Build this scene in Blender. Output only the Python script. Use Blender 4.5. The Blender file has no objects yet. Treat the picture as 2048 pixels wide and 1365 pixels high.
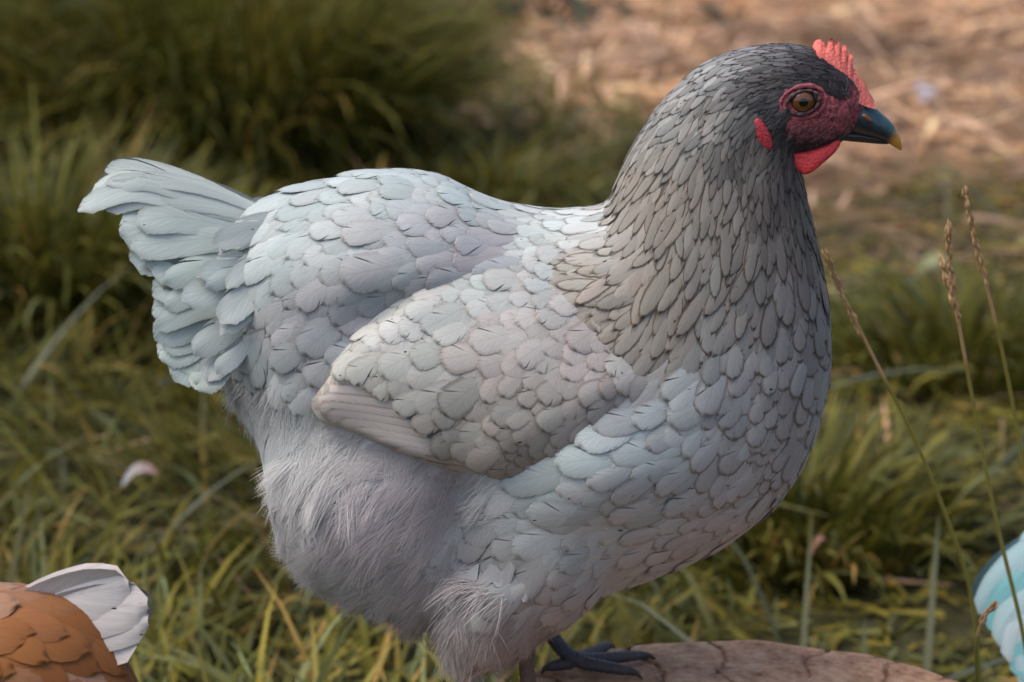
import bpy, math, random
import numpy as np
from mathutils import Vector, Matrix
from mathutils.bvhtree import BVHTree
from mathutils.kdtree import KDTree

random.seed(7)
rng = np.random.default_rng(7)
scene = bpy.context.scene
COL = scene.collection

# ------------------------------------------------------------------ camera
PITCH = math.radians(16.0)
LENS = 85.0
MPP = 0.0003                          # metres per photo pixel at the hen
DIST = 2048 * MPP * LENS / 36.0
ZC = 0.446                            # height of the point looked at
CAMP = np.array([0.0, -DIST * math.cos(PITCH), ZC + DIST * math.sin(PITCH)])
FWD = np.array([0.0, math.cos(PITCH), -math.sin(PITCH)])
RGT = np.array([1.0, 0.0, 0.0])
UPV = np.array([0.0, math.sin(PITCH), math.cos(PITCH)])
KPX = MPP / DIST
cd = bpy.data.cameras.new('camera'); cam = bpy.data.objects.new('camera', cd)
COL.objects.link(cam); scene.camera = cam
cd.lens = LENS; cd.sensor_width = 36.0; cd.clip_start = 0.05; cd.clip_end = 1000
cam.location = CAMP; cam.rotation_euler = (math.pi / 2 - PITCH, 0, 0)
cd.dof.use_dof = True
cd.dof.focus_distance = DIST - 0.06
cd.dof.aperture_fstop = 7.2

# ------------------------------------------------------------------ light
SUN_EL, SUN_AZ = math.radians(62), math.atan2(-0.75, -0.25)   # azimuth as atan2(x, y)
world = bpy.data.worlds.new('World'); scene.world = world; world.use_nodes = True
wn = world.node_tree.nodes; wl = world.node_tree.links
sky = wn.new('ShaderNodeTexSky'); sky.sky_type = 'NISHITA'; sky.sun_disc = False
sky.sun_elevation = SUN_EL; sky.sun_rotation = SUN_AZ
sky.air_density = 1.0; sky.dust_density = 4.0; sky.ozone_density = 1.0
wl.new(sky.outputs[0], wn['Background'].inputs[0])
wn['Background'].inputs[1].default_value = 0.14
sd = bpy.data.lights.new('sun', 'SUN'); sun = bpy.data.objects.new('sun', sd); COL.objects.link(sun)
sd.energy = 0.95; sd.angle = math.radians(40); sd.color = (1.0, 0.94, 0.82)
sv = Vector((math.sin(SUN_AZ) * math.cos(SUN_EL), math.cos(SUN_AZ) * math.cos(SUN_EL), math.sin(SUN_EL)))
sun.rotation_euler = sv.to_track_quat('Z', 'Y').to_euler(); sun.location = sv * 20
vs = scene.view_settings
vs.view_transform = 'Standard'; vs.look = 'None'; vs.gamma = 1.0; vs.use_curve_mapping = False
vs.exposure = 0.64
scene.render.engine = 'CYCLES'
scene.cycles.use_denoising = True
scene.cycles.max_bounces = 6
scene.cycles.diffuse_bounces = 3

# ------------------------------------------------------------------ helpers
def ray_dir(px, py):
    return FWD + RGT * (px - 1024) * KPX - UPV * (py - 682.5) * KPX
def at_y(px, py, y=0.0):
    d = ray_dir(px, py); t = (y - CAMP[1]) / d[1]
    return CAMP + d * t
def at_z(px, py, z=0.0):
    d = ray_dir(px, py); t = (z - CAMP[2]) / d[2]
    return CAMP + d * t
def project(P):
    v = np.atleast_2d(P) - CAMP; dep = v @ FWD
    return np.stack([1024 + (v @ RGT) / dep / KPX, 682.5 - (v @ UPV) / dep / KPX], 1)
def lin(c):
    c = np.asarray(c, float) / 255.0
    return np.where(c <= 0.04045, c / 12.92, ((c + 0.055) / 1.055) ** 2.4)
def smooth(a, b, x):
    t = np.clip((x - a) / (b - a), 0, 1); return t * t * (3 - 2 * t)
def in_poly(P, poly):
    P = np.atleast_2d(P); x, y = P[:, 0], P[:, 1]; r = np.zeros(len(P), bool)
    n = len(poly); j = n - 1
    for i in range(n):
        xi, yi = poly[i]; xj, yj = poly[j]
        if yi != yj:
            r ^= ((yi > y) != (yj > y)) & (x < (xj - xi) * (y - yi) / (yj - yi) + xi)
        j = i
    return r
def poly_dist(P, poly):
    P = np.atleast_2d(P); d = np.full(len(P), 1e9); n = len(poly)
    for i in range(n):
        a = np.array(poly[i], float); b = np.array(poly[(i + 1) % n], float)
        ab = b - a; t = np.clip(((P - a) @ ab) / (ab @ ab + 1e-9), 0, 1)
        d = np.minimum(d, np.linalg.norm(P - (a + t[:, None] * ab), axis=1))
    return d
def catmull(pts, n):
    pts = np.asarray(pts, float); m = len(pts)
    out = []
    for u in np.linspace(0, m - 1, n):
        i = min(int(u), m - 2); f = u - i
        p0 = pts[max(i - 1, 0)]; p1 = pts[i]; p2 = pts[i + 1]; p3 = pts[min(i + 2, m - 1)]
        out.append(0.5 * ((2 * p1) + (-p0 + p2) * f + (2 * p0 - 5 * p1 + 4 * p2 - p3) * f * f + (-p0 + 3 * p1 - 3 * p2 + p3) * f ** 3))
    return np.array(out)

def mesh_data(name, V, F, mat, col=None, fuv=None, smooth_shade=True):
    me = bpy.data.meshes.new(name)
    V = np.asarray(V, np.float32)
    if isinstance(F, np.ndarray):
        k = F.shape[1]; n = len(F)
        me.vertices.add(len(V)); me.vertices.foreach_set('co', V.ravel())
        me.loops.add(n * k); me.loops.foreach_set('vertex_index', F.ravel().astype(np.int32))
        me.polygons.add(n); me.polygons.foreach_set('loop_start', np.arange(0, n * k, k, dtype=np.int32))
        me.update(calc_edges=True)
    else:
        me.from_pydata([tuple(map(float, v)) for v in V], [], [tuple(map(int, f)) for f in F]); me.update()
    if col is not None:
        col = np.asarray(col); c = np.zeros((len(V), 4), np.float32); c[:, :col.shape[1]] = col
        if col.shape[1] == 3: c[:, 3] = 0.0 if mat.name == 'bird_skin' else 1.0
        a = me.color_attributes.new('Col', 'FLOAT_COLOR', 'POINT'); a.data.foreach_set('color', c.ravel())
    if fuv is not None:
        a = me.attributes.new('fuv', 'FLOAT_VECTOR', 'POINT'); a.data.foreach_set('vector', np.asarray(fuv, np.float32).ravel())
    if smooth_shade:
        me.polygons.foreach_set('use_smooth', np.ones(len(me.polygons), bool))
    me.materials.append(mat)
    return me
def mk(name, V, F, mat, parent=None, col=None, fuv=None, smooth_shade=True, origin=None, **props):
    V = np.asarray(V, float)
    if origin is None: origin = np.zeros(3)
    me = mesh_data(name, V - origin, F, mat, col, fuv, smooth_shade)
    o = bpy.data.objects.new(name, me); COL.objects.link(o)
    o.location = origin
    if parent is not None: o.parent = parent
    for k, v in props.items(): o[k] = v
    return o
def empty(name, loc, parent=None, **props):
    o = bpy.data.objects.new(name, None); COL.objects.link(o); o.location = loc
    o.empty_display_size = 0.05
    if parent is not None: o.parent = parent
    for k, v in props.items(): o[k] = v
    return o
def grid_faces(nr, nc, closed=False):
    F = []
    for i in range(nr - 1):
        for j in range(nc - (0 if closed else 1)):
            k = (j + 1) % nc
            F.append((i * nc + j, i * nc + k, (i + 1) * nc + k, (i + 1) * nc + j))
    return F
def tube(pts, rad, n=8, cap=True):
    pts = np.asarray(pts, float); V = []; m = len(pts)
    up = np.array([0.13, 0.97, 0.2])
    for i in range(m):
        t = pts[min(i + 1, m - 1)] - pts[max(i - 1, 0)]; t = t / (np.linalg.norm(t) + 1e-12)
        a = np.cross(t, up); a /= np.linalg.norm(a) + 1e-12; b = np.cross(t, a)
        for k in range(n):
            th = 2 * math.pi * k / n
            V.append(pts[i] + rad[i] * (a * math.cos(th) + b * math.sin(th)))
    F = grid_faces(m, n, True)
    if cap:
        F.append(tuple(range(n - 1, -1, -1))); F.append(tuple(range((m - 1) * n, m * n)))
    return np.array(V), F
class Acc:
    def __init__(self): self.V = []; self.F = []; self.C = []; self.U = []; self.n = 0
    def add(self, V, F, C=None, U=None):
        V = np.asarray(V); self.V.append(V)
        self.F.extend([tuple(x + self.n for x in f) for f in F])
        if C is not None: self.C.append(np.broadcast_to(C, (len(V), 3)))
        if U is not None: self.U.append(U)
        self.n += len(V)
    def get(self):
        return (np.concatenate(self.V), self.F, np.concatenate(self.C) if self.C else None, np.concatenate(self.U) if self.U else None)

# ------------------------------------------------------------------ materials
def new_mat(name):
    m = bpy.data.materials.new(name); m.use_nodes = True
    return m, m.node_tree.nodes, m.node_tree.links, m.node_tree.nodes['Principled BSDF']
def N(nodes, typ, **kw):
    n = nodes.new(typ)
    for k, v in kw.items(): setattr(n, k, v)
    return n
def math_node(nd, lk, op, a, b=None, c=None, clamp=False):
    n = nd.new('ShaderNodeMath'); n.operation = op; n.use_clamp = clamp
    for i, v in enumerate((a, b, c)):
        if v is None: continue
        if hasattr(v, 'links') or hasattr(v, 'is_linked'): lk.new(v, n.inputs[i])
        else: n.inputs[i].default_value = v
    return n.outputs[0]
def mix_col(nd, lk, fac, a, b, mode='MIX'):
    n = nd.new('ShaderNodeMix'); n.data_type = 'RGBA'; n.blend_type = mode
    for s, v in ((n.inputs[0], fac), (n.inputs[6], a), (n.inputs[7], b)):
        if hasattr(v, 'is_linked'): lk.new(v, s)
        elif isinstance(v, (int, float)): s.default_value = v
        else: s.default_value = (*v, 1.0)
    return n.outputs[2]
def ramp(nd, lk, fac, stops):
    n = nd.new('ShaderNodeValToRGB'); cr = n.color_ramp
    while len(cr.elements) < len(stops): cr.elements.new(0.5)
    for e, (p, c) in zip(cr.elements, stops):
        e.position = p; e.color = (*c, 1.0) if not isinstance(c, (int, float)) else (c, c, c, 1)
    lk.new(fac, n.inputs[0]); return n.outputs[0]

def feather_material():
    m, nd, lk, b = new_mat('feather')
    ca = N(nd, 'ShaderNodeAttribute', attribute_name='Col'); ua = N(nd, 'ShaderNodeAttribute', attribute_name='fuv')
    sp = nd.new('ShaderNodeSeparateXYZ'); lk.new(ua.outputs['Vector'], sp.inputs[0])
    s = math_node(nd, lk, 'ABSOLUTE', sp.outputs[0]); t = sp.outputs[1]; lace = sp.outputs[2]
    s4 = math_node(nd, lk, 'POWER', s, 4.0); t8 = math_node(nd, lk, 'POWER', t, 13.0)
    e = math_node(nd, lk, 'ADD', s4, t8)
    mr = nd.new('ShaderNodeMapRange'); mr.interpolation_type = 'SMOOTHSTEP'
    lk.new(e, mr.inputs[0]); mr.inputs[1].default_value = 0.20; mr.inputs[2].default_value = 0.56
    edge = math_node(nd, lk, 'MULTIPLY', mr.outputs[0], lace, clamp=True)
    # barbs: streaks that run out from the shaft towards the tip
    cb = nd.new('ShaderNodeCombineXYZ')
    tv = math_node(nd, lk, 'MULTIPLY_ADD', s, -0.45, t)
    lk.new(math_node(nd, lk, 'MULTIPLY', sp.outputs[0], 1.6), cb.inputs[0])
    lk.new(math_node(nd, lk, 'MULTIPLY', tv, 26.0), cb.inputs[1])
    ge = nd.new('ShaderNodeNewGeometry'); oi = nd.new('ShaderNodeObjectInfo')
    lk.new(math_node(nd, lk, 'MULTIPLY', ge.outputs['Random Per Island'], 50.0), cb.inputs[2])
    nz = N(nd, 'ShaderNodeTexNoise'); nz.inputs['Scale'].default_value = 1.0; nz.inputs['Detail'].default_value = 2.0
    lk.new(cb.outputs[0], nz.inputs['Vector'])
    barb = ramp(nd, lk, nz.outputs[0], [(0.3, 0.88), (0.7, 1.07)])
    col = mix_col(nd, lk, 1.0, ca.outputs['Color'], barb, 'MULTIPLY')
    dark = mix_col(nd, lk, 1.0, ca.outputs['Color'], (0.47, 0.385, 0.33), 'MULTIPLY')
    pale = mix_col(nd, lk, 1.0, col, (1.16, 1.15, 1.15), 'MULTIPLY')
    col = mix_col(nd, lk, lace, col, pale)
    col = mix_col(nd, lk, edge, col, dark)
    # shaft line
    mr2 = nd.new('ShaderNodeMapRange'); lk.new(s, mr2.inputs[0])
    mr2.inputs[1].default_value = 0.06; mr2.inputs[2].default_value = 0.0; mr2.inputs[3].default_value = 0.0; mr2.inputs[4].default_value = 0.22
    col = mix_col(nd, lk, mr2.outputs[0], col, dark)
    # sparse dark flecks of dirt
    tc = nd.new('ShaderNodeTexCoord'); mp = nd.new('ShaderNodeMapping'); lk.new(ge.outputs['Position'], mp.inputs[0])
    mp.inputs['Scale'].default_value = (150, 150, 330); mp.inputs['Rotation'].default_value = (0, 0.5, 0)
    n2 = N(nd, 'ShaderNodeTexNoise'); n2.inputs['Scale'].default_value = 1.0; n2.inputs['Detail'].default_value = 1.0
    lk.new(mp.outputs[0], n2.inputs['Vector'])
    fk = ramp(nd, lk, n2.outputs[0], [(0.775, 0.0), (0.80, 1.0)])
    col = mix_col(nd, lk, fk, col, (0.03, 0.026, 0.024))
    nz3 = N(nd, 'ShaderNodeTexNoise'); nz3.inputs['Scale'].default_value = 1.0; nz3.inputs['Detail'].default_value = 1.0
    cb3 = nd.new('ShaderNodeCombineXYZ'); lk.new(math_node(nd, lk, 'MULTIPLY', sp.outputs[0], 9.0), cb3.inputs[0]); lk.new(math_node(nd, lk, 'MULTIPLY', tv, 34.0), cb3.inputs[1])
    lk.new(math_node(nd, lk, 'MULTIPLY', ge.outputs['Random Per Island'], 50.0), cb3.inputs[2]); lk.new(cb3.outputs[0], nz3.inputs['Vector'])
    rag = math_node(nd, lk, 'ADD', e, math_node(nd, lk, 'MULTIPLY_ADD', nz3.outputs[0], 1.5, -.75))
    mr4 = nd.new('ShaderNodeMapRange'); lk.new(rag, mr4.inputs[0]); mr4.inputs[1].default_value = 0.85; mr4.inputs[2].default_value = 1.25; mr4.inputs[3].default_value = 1.0; mr4.inputs[4].default_value = 0.0
    cb5 = nd.new('ShaderNodeCombineXYZ'); lk.new(math_node(nd, lk, 'MULTIPLY', tv, 8.0), cb5.inputs[1])
    lk.new(math_node(nd, lk, 'SIGN', sp.outputs[0]), cb5.inputs[0]); lk.new(math_node(nd, lk, 'MULTIPLY', ge.outputs['Random Per Island'], 90.0), cb5.inputs[2])
    nz5 = N(nd, 'ShaderNodeTexNoise'); nz5.inputs['Scale'].default_value = 1.0; nz5.inputs['Detail'].default_value = 0.0; lk.new(cb5.outputs[0], nz5.inputs['Vector'])
    mr5 = nd.new('ShaderNodeMapRange'); lk.new(math_node(nd, lk, 'MULTIPLY_ADD', s, .22, nz5.outputs[0]), mr5.inputs[0]); mr5.inputs[1].default_value = .845; mr5.inputs[2].default_value = .885; mr5.inputs[3].default_value = 1.0; mr5.inputs[4].default_value = 0.0
    lk.new(math_node(nd, lk, 'MULTIPLY', mr4.outputs[0], mr5.outputs[0]), b.inputs['Alpha'])
    lk.new(col, b.inputs['Base Color'])
    b.inputs['Roughness'].default_value = 0.62; b.inputs['Specular IOR Level'].default_value = 0.25
    b.inputs['Sheen Weight'].default_value = 0.12; b.inputs['Sheen Roughness'].default_value = 0.4
    bp = nd.new('ShaderNodeBump'); bp.inputs['Strength'].default_value = 0.12; bp.inputs['Distance'].default_value = 0.0005
    lk.new(nz.outputs[0], bp.inputs['Height']); lk.new(bp.outputs[0], b.inputs['Normal'])
    return m
def col_material(name, rough=0.8, bump=0.0, bscale=400, spec=0.2, vari=0.0, sheen=0.0, translucent=0.0, masked=False):
    m, nd, lk, b = new_mat(name)
    ca = N(nd, 'ShaderNodeAttribute', attribute_name='Col'); c = ca.outputs['Color']
    if vari or bump:
        ge = nd.new('ShaderNodeNewGeometry')
        nz = N(nd, 'ShaderNodeTexNoise'); nz.inputs['Scale'].default_value = bscale; nz.inputs['Detail'].default_value = 4
        lk.new(ge.outputs['Position'], nz.inputs['Vector'])
        if vari:
            r = ramp(nd, lk, nz.outputs[0], [(0.3, 1 - vari), (0.7, 1 + vari)])
            c = mix_col(nd, lk, ca.outputs['Alpha'] if masked else 1.0, c, r, 'MULTIPLY')
        if bump:
            bp = nd.new('ShaderNodeBump'); bp.inputs['Strength'].default_value = bump; bp.inputs['Distance'].default_value = 0.001
            if masked: lk.new(math_node(nd, lk, 'MULTIPLY', ca.outputs['Alpha'], bump), bp.inputs['Strength'])
            lk.new(nz.outputs[0], bp.inputs['Height']); lk.new(bp.outputs[0], b.inputs['Normal'])
    lk.new(c, b.inputs['Base Color']); b.inputs['Roughness'].default_value = rough; b.inputs['Specular IOR Level'].default_value = spec
    b.inputs['Sheen Weight'].default_value = sheen
    if translucent:
        tr = nd.new('ShaderNodeBsdfTranslucent'); lk.new(c, tr.inputs[0])
        mx = nd.new('ShaderNodeMixShader'); mx.inputs[0].default_value = translucent
        lk.new(b.outputs[0], mx.inputs[1]); lk.new(tr.outputs[0], mx.inputs[2])
        lk.new(mx.outputs[0], nd['Material Output'].inputs['Surface'])
    return m
M_FEATHER = feather_material()
M_FEATHER_SOFT = M_FEATHER.copy(); M_FEATHER_SOFT.name = 'feather_soft'
_b = M_FEATHER_SOFT.node_tree.nodes['Principled BSDF'].inputs['Alpha']; M_FEATHER_SOFT.node_tree.links.remove(_b.links[0]); _b.default_value = 1.0
M_BODY = col_material('bird_skin', 0.6, 1.0, 420, 0.3, 0.72, masked=True)
M_FLUFF = col_material('down', 0.9, 0, 1, 0.1, 0, 0.2, 0.35)
M_GRASS = col_material('grass_blade', 0.5, 0, 1, 0.22, 0, 0, 0.3)
M_STRAW = col_material('straw', 0.7, 0, 1, 0.25, 0, 0, 0.1)
M_FLESH = col_material('comb_flesh', 0.5, 1.0, 620, 0.35, 0.28)
M_BEAK = col_material('beak_horn', 0.3, 0.15, 300, 0.5, 0.15)
M_LEG = col_material('leg_scale', 0.5, 0.8, 900, 0.4, 0.2)
def plain(name, c, rough, spec=0.5, coat=0.0):
    m, nd, lk, b = new_mat(name); b.inputs['Base Color'].default_value = (*c, 1); b.inputs['Roughness'].default_value = rough
    b.inputs['Specular IOR Level'].default_value = spec; b.inputs['Coat Weight'].default_value = coat; b.inputs['Coat Roughness'].default_value = 0.02
    nz = N(nd, 'ShaderNodeTexNoise'); nz.inputs['Scale'].default_value = 900
    r = ramp(nd, lk, nz.outputs[0], [(0.3, tuple(x * 0.75 for x in c)), (0.7, tuple(min(1, x * 1.25) for x in c))])
    lk.new(r, b.inputs['Base Color'])
    return m
M_IRIS = plain('eye_iris', (0.13, 0.045, 0.010), 0.10, 0.3, 0.8)
M_PUPIL = plain('eye_pupil', (0.003, 0.0025, 0.0025), 0.06, 0.4, 0.8)
M_SCLERA = plain('eye_rim', (0.04, 0.028, 0.02), 0.12, 0.3, 0.3)

# ------------------------------------------------------------------ ground
def ground_z(x, y):
    return (0.012 * np.sin(x * 2.1 + 0.7) * np.cos(y * 1.7 + 0.4) + 0.008 * np.sin(x * 5.3 + y * 4.1)) * smooth(60, 20, np.hypot(x, y))
def straw_amount(x, y):
    # bare, straw-strewn patch far back on the right
    P = project(np.stack([x, y, np.zeros_like(x)], 1))
    px, py = P[:, 0], P[:, 1]
    nx = 70 * np.sin(x * 7.0 + 1) + 55 * np.sin(y * 5 + x * 3) + 40 * np.sin(x * 15 - y * 6)
    a = smooth(860, 1080, px + nx * 1.2) * smooth(470, 200, py + nx * 0.8 - 0.06 * (px - 1000))
    return np.where(y > -1.0, a, 0.0)
gs = np.concatenate([-np.geomspace(300, 6.5, 14), np.linspace(-6, 8, 71), np.geomspace(8.6, 300, 14)])
gx, gy = np.meshgrid(gs, gs)
gv = np.stack([gx.ravel(), gy.ravel(), ground_z(gx.ravel(), gy.ravel())], 1)
n = len(gs)
m, nd, lk, b = new_mat('soil')
ge = nd.new('ShaderNodeNewGeometry')
ca = N(nd, 'ShaderNodeAttribute', attribute_name='Col')
nz = N(nd, 'ShaderNodeTexNoise'); nz.inputs['Scale'].default_value = 22; nz.inputs['Detail'].default_value = 8; lk.new(ge.outputs['Position'], nz.inputs['Vector'])
n3 = N(nd, 'ShaderNodeTexNoise'); n3.inputs['Scale'].default_value = 5; n3.inputs['Detail'].default_value = 3; lk.new(ge.outputs['Position'], n3.inputs['Vector'])
c1 = mix_col(nd, lk, 1.0, ca.outputs['Color'], ramp(nd, lk, nz.outputs[0], [(0.3, 0.55), (0.7, 1.4)]), 'MULTIPLY')
c2 = mix_col(nd, lk, 1.0, c1, ramp(nd, lk, n3.outputs[0], [(0.3, 0.7), (0.7, 1.25)]), 'MULTIPLY')
lk.new(c2, b.inputs['Base Color']); b.inputs['Roughness'].default_value = 0.95; b.inputs['Specular IOR Level'].default_value = 0.1
bp = nd.new('ShaderNodeBump'); bp.inputs['Strength'].default_value = 0.8; bp.inputs['Distance'].default_value = 0.02
lk.new(nz.outputs[0], bp.inputs['Height']); lk.new(bp.outputs[0], b.inputs['Normal'])
sa = straw_amount(gv[:, 0], gv[:, 1])[:, None]
gcol = np.array([0.045, 0.042, 0.018]) * (1 - sa) + np.array([0.32, 0.20, 0.13]) * sa
mk('ground', gv, np.array(grid_faces(n, n)), m, col=gcol, kind='structure', label='grassy chicken run ground with bare straw patch', category='ground')

# ------------------------------------------------------------------ blades
def blades(roots, L, az, lean, droop, width, cols, seg=4, twist=0.0):
    """ribbons that rise, arch over and taper; returns vertices, quads, colours"""
    n = len(roots)
    t = np.linspace(0, 1, seg + 1)
    ang = lean[:, None] + droop[:, None] * t[None, :] ** 1.3          # from vertical
    ds = (L / seg)[:, None]
    dx = np.sin(ang) * ds; dz = np.cos(ang) * ds
    hx = np.concatenate([np.zeros((n, 1)), np.cumsum(dx[:, :-1], 1)], 1)
    hz = np.concatenate([np.zeros((n, 1)), np.cumsum(dz[:, :-1], 1)], 1)
    ca, sa_ = np.cos(az), np.sin(az)
    floor = ground_z(roots[:, 0], roots[:, 1])
    P = np.stack([roots[:, 0, None] + hx * ca[:, None], roots[:, 1, None] + hx * sa_[:, None],
                  np.maximum(roots[:, 2, None] + hz, floor[:, None] + 0.004 + 0.01 * rng.random((n, 1)))], 2)
    tw = az + math.pi / 2 + rng.normal(0, 0.5, n)
    side = np.stack([np.cos(tw), np.sin(tw), 0.35 * rng.normal(0, 1, n)], 1)
    w = width[:, None] * (1 - t[None, :] ** 2.2) * 0.5 + 0.0002
    A = P + side[:, None, :] * w[:, :, None]; B = P - side[:, None, :] * w[:, :, None]
    V = np.stack([A, B], 2).reshape(n, -1, 3)
    k = 2 * (seg + 1)
    f = np.array([[2 * i, 2 * i + 1, 2 * i + 3, 2 * i + 2] for i in range(seg)])
    F = (f[None] + (np.arange(n) * k)[:, None, None]).reshape(-1, 4)
    C = np.repeat(cols, k, axis=0)
    return V.reshape(-1, 3), F, C
GREENS = np.array([1.08, 1.0, .64]) * 1.36 * np.array([[0.085, 0.088, 0.022], [0.062, 0.070, 0.020], [0.11, 0.105, 0.028], [0.090, 0.105, 0.060],
                   [0.130, 0.115, 0.030], [0.16, 0.12, 0.045], [0.26, 0.175, 0.075], [0.11, 0.14, 0.10]])
def pick(n, w):
    w = np.array(w, float); w /= w.sum()
    c = GREENS[rng.choice(len(GREENS), n, p=w)]
    return c * rng.uniform(0.5, 1.5, (n, 1))
def flow_noise(x, y, k=0.0):
    return np.sin(x * 5.1 + k) + np.sin(y * 4.3 + 1.7 * k) + np.sin((x + y) * 8.7 + k * 3) * 0.7 + np.sin((x - 1.3 * y) * 13.1 + k) * 0.5

STUMP_C = np.array([at_z(1455, 1283, 0.22)[0], -0.098]); STUMP_R = 0.182; STUMP_H = 0.22
# lawn
def scatter(n, ylo, yhi, wide=1.9):
    d = np.sqrt(rng.uniform((ylo - CAMP[1]) ** 2, (yhi - CAMP[1]) ** 2, n)); y = d + CAMP[1]
    x = rng.uniform(-1, 1, n) * (0.16 + 0.24 * d) * wide
    return x, y
NB = 76000
x, y = scatter(NB, 0.0, 5.4, 1.55)
st = straw_amount(x, y)
tl = project(np.stack([x, y, np.zeros(NB)], 1))
keep = (rng.random(NB) > st * 0.985) & (np.hypot(x - STUMP_C[0], y - STUMP_C[1]) > STUMP_R + 0.015)
x, y = x[keep], y[keep]; px, py = tl[keep, 0], tl[keep, 1]; nb = len(x)
fn = flow_noise(x, y)
az = 0.6 + 1.6 * fn + rng.normal(0, 0.8, nb)
L = rng.uniform(0.05, 0.15, nb) * (1 + 0.16 * flow_noise(x, y, 2.0))
rt_ = smooth(1350, 1750, px); L = np.clip(L * (1 - .55 * rt_), 0.03, 0.3)
cols = pick(nb, [3, 2.5, 2.5, 1.6, 2, 1, 0.45, 0.5]) * (1 + rt_[:, None] * np.array([.32, .22, .05])) * (1 + 0.16 * flow_noise(x, y, 4.0))[:, None]
V, F, C = blades(np.stack([x, y, ground_z(x, y) - 0.004], 1), L, az, rng.uniform(0.2, 1.15, nb) + .4 * rt_, rng.uniform(0.5, 1.9, nb), rng.uniform(0.003, 0.0078, nb), np.clip(cols, 0.01, 1), 4)
nw = 420
x2, y2 = scatter(nw * 2, 0.1, 3.6, 1.3); k2 = (straw_amount(x2, y2) < .3) & (np.hypot(x2 - STUMP_C[0], y2 - STUMP_C[1]) > STUMP_R + 0.12); x2, y2 = x2[k2], y2[k2]; nw = len(x2)
wide_c = np.array([[.13, .15, .10], [.17, .18, .12], [.36, .24, .11], [.30, .20, .10], [.12, .115, .03]])[rng.integers(0, 5, nw)] * rng.uniform(.7, 1.3, (nw, 1))
pw_ = project(np.stack([x2, y2, np.zeros(nw)], 1)); wide_c = np.where(((pw_[:, 0] > 1300) & (pw_[:, 1] > 950) & (wide_c[:, 0] > .2))[:, None], np.array([.11, .12, .06]), wide_c)
V2, F2, C2 = blades(np.stack([x2, y2, ground_z(x2, y2) + .01], 1), rng.uniform(.10, .26, nw), rng.uniform(0, 6.28, nw), rng.uniform(.7, 1.5, nw), rng.uniform(.2, 1.2, nw), rng.uniform(.005, .009, nw) * np.where(wide_c[:, 0] > .2, .5, 1.0), wide_c * .8, 4)
F = np.concatenate([F, F2 + len(V)]); V = np.concatenate([V, V2]); C = np.concatenate([C, C2])
nw = 46000                                            # the turf goes on to both sides of the view
x2 = rng.uniform(-4.2, 4.2, nw); y2 = rng.uniform(-1.2, 6.5, nw); pw_ = project(np.stack([x2, y2, np.zeros(nw)], 1))
k2 = ((np.abs(pw_[:, 0] - 1024) > 1024 * 1.35) | (y2 < 0)) & (straw_amount(x2, y2) < .5) & (np.hypot(x2 - STUMP_C[0], y2 - STUMP_C[1]) > STUMP_R + .02) & (np.hypot(x2, y2 - CAMP[1]) > .5)
x2, y2 = x2[k2], y2[k2]; nw = len(x2)
V2, F2, C2 = blades(np.stack([x2, y2, ground_z(x2, y2) - .004], 1), rng.uniform(.05, .15, nw), 0.6 + 1.6 * flow_noise(x2, y2) + rng.normal(0, .8, nw), rng.uniform(.2, 1.15, nw), rng.uniform(.5, 1.9, nw), rng.uniform(.005, .011, nw), np.clip(pick(nw, [3, 2.5, 2.5, 1.6, 2, 1, .45, .5]), .01, 1), 3)
F = np.concatenate([F, F2 + len(V)]); V = np.concatenate([V, V2]); C = np.concatenate([C, C2])
mk('lawn_grass', V, F, M_GRASS, col=C, kind='stuff', label='matted olive green grass covering the ground behind the hen', category='grass')
# straw litter on the bare patch, and dry stems in the lawn
NS = 32000
x, y = scatter(NS, 0.6, 6.2, 1.5)
st = straw_amount(x, y)
keep = (rng.random(NS) < st * 0.95 + 0.03); x, y = x[keep], y[keep]; ns = len(x)
pal = 1.6 * np.array([[0.42, 0.25, 0.13], [0.35, 0.19, 0.10], [0.50, 0.33, 0.19], [0.26, 0.16, 0.10], [0.40, 0.26, 0.18], [0.17, 0.11, 0.075]])
cols = pal[rng.integers(0, len(pal), ns)] * rng.uniform(0.6, 1.3, (ns, 1)) * (1 + 0.24 * flow_noise(x, y, 1.0))[:, None]
V, F, C = blades(np.stack([x, y, ground_z(x, y) + rng.uniform(0.0, 0.035, ns)], 1), rng.uniform(0.03, 0.20, ns), rng.uniform(0, 6.28, ns), rng.uniform(1.25, 1.75, ns), rng.uniform(-0.3, 0.5, ns), rng.uniform(0.004, 0.014, ns) * (.4 + .6 * np.clip(st[keep], 0, 1)), np.clip(cols, 0.02, 1), 2)
mk('straw_litter', V, F, M_STRAW, col=C, kind='stuff', label='dry tan straw strewn over the bare soil behind the head', category='straw')
# tussocks of long grass
def tussock(px, py, nbl, rad, Lr, label, w=(4, 3.5, 2.2, 1.0, 1.5, 0.5, 0.15, 0.2)):
    c = at_z(px, py, 0.0)
    r = rad * np.sqrt(rng.random(nbl)); a = rng.uniform(0, 6.283, nbl)
    x = c[0] + r * np.cos(a); y = c[1] + r * np.sin(a)
    az = a + rng.normal(0, 0.55, nbl)
    L = rng.uniform(*Lr, nbl) * (1 - 0.25 * r / rad)
    V, F, C = blades(np.stack([x, y, ground_z(x, y) - 0.005], 1), L, az, 0.05 + 0.6 * (r / rad) * rng.random(nbl) + 0.1 * rng.random(nbl), rng.uniform(0.5, 2.2, nbl), rng.uniform(0.005, 0.012, nbl), np.clip(pick(nbl, w), 0.01, 1), 6)
    o = mk('grass_tussock', V - c, F, M_GRASS, col=C, kind='stuff', label=label, category='grass tussock')
    o.location = c
tussock(480, 330, 4200, 0.28, (0.28, 0.58), 'largest tussock of long arching green grass, behind the hen\'s tail and back')
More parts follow.
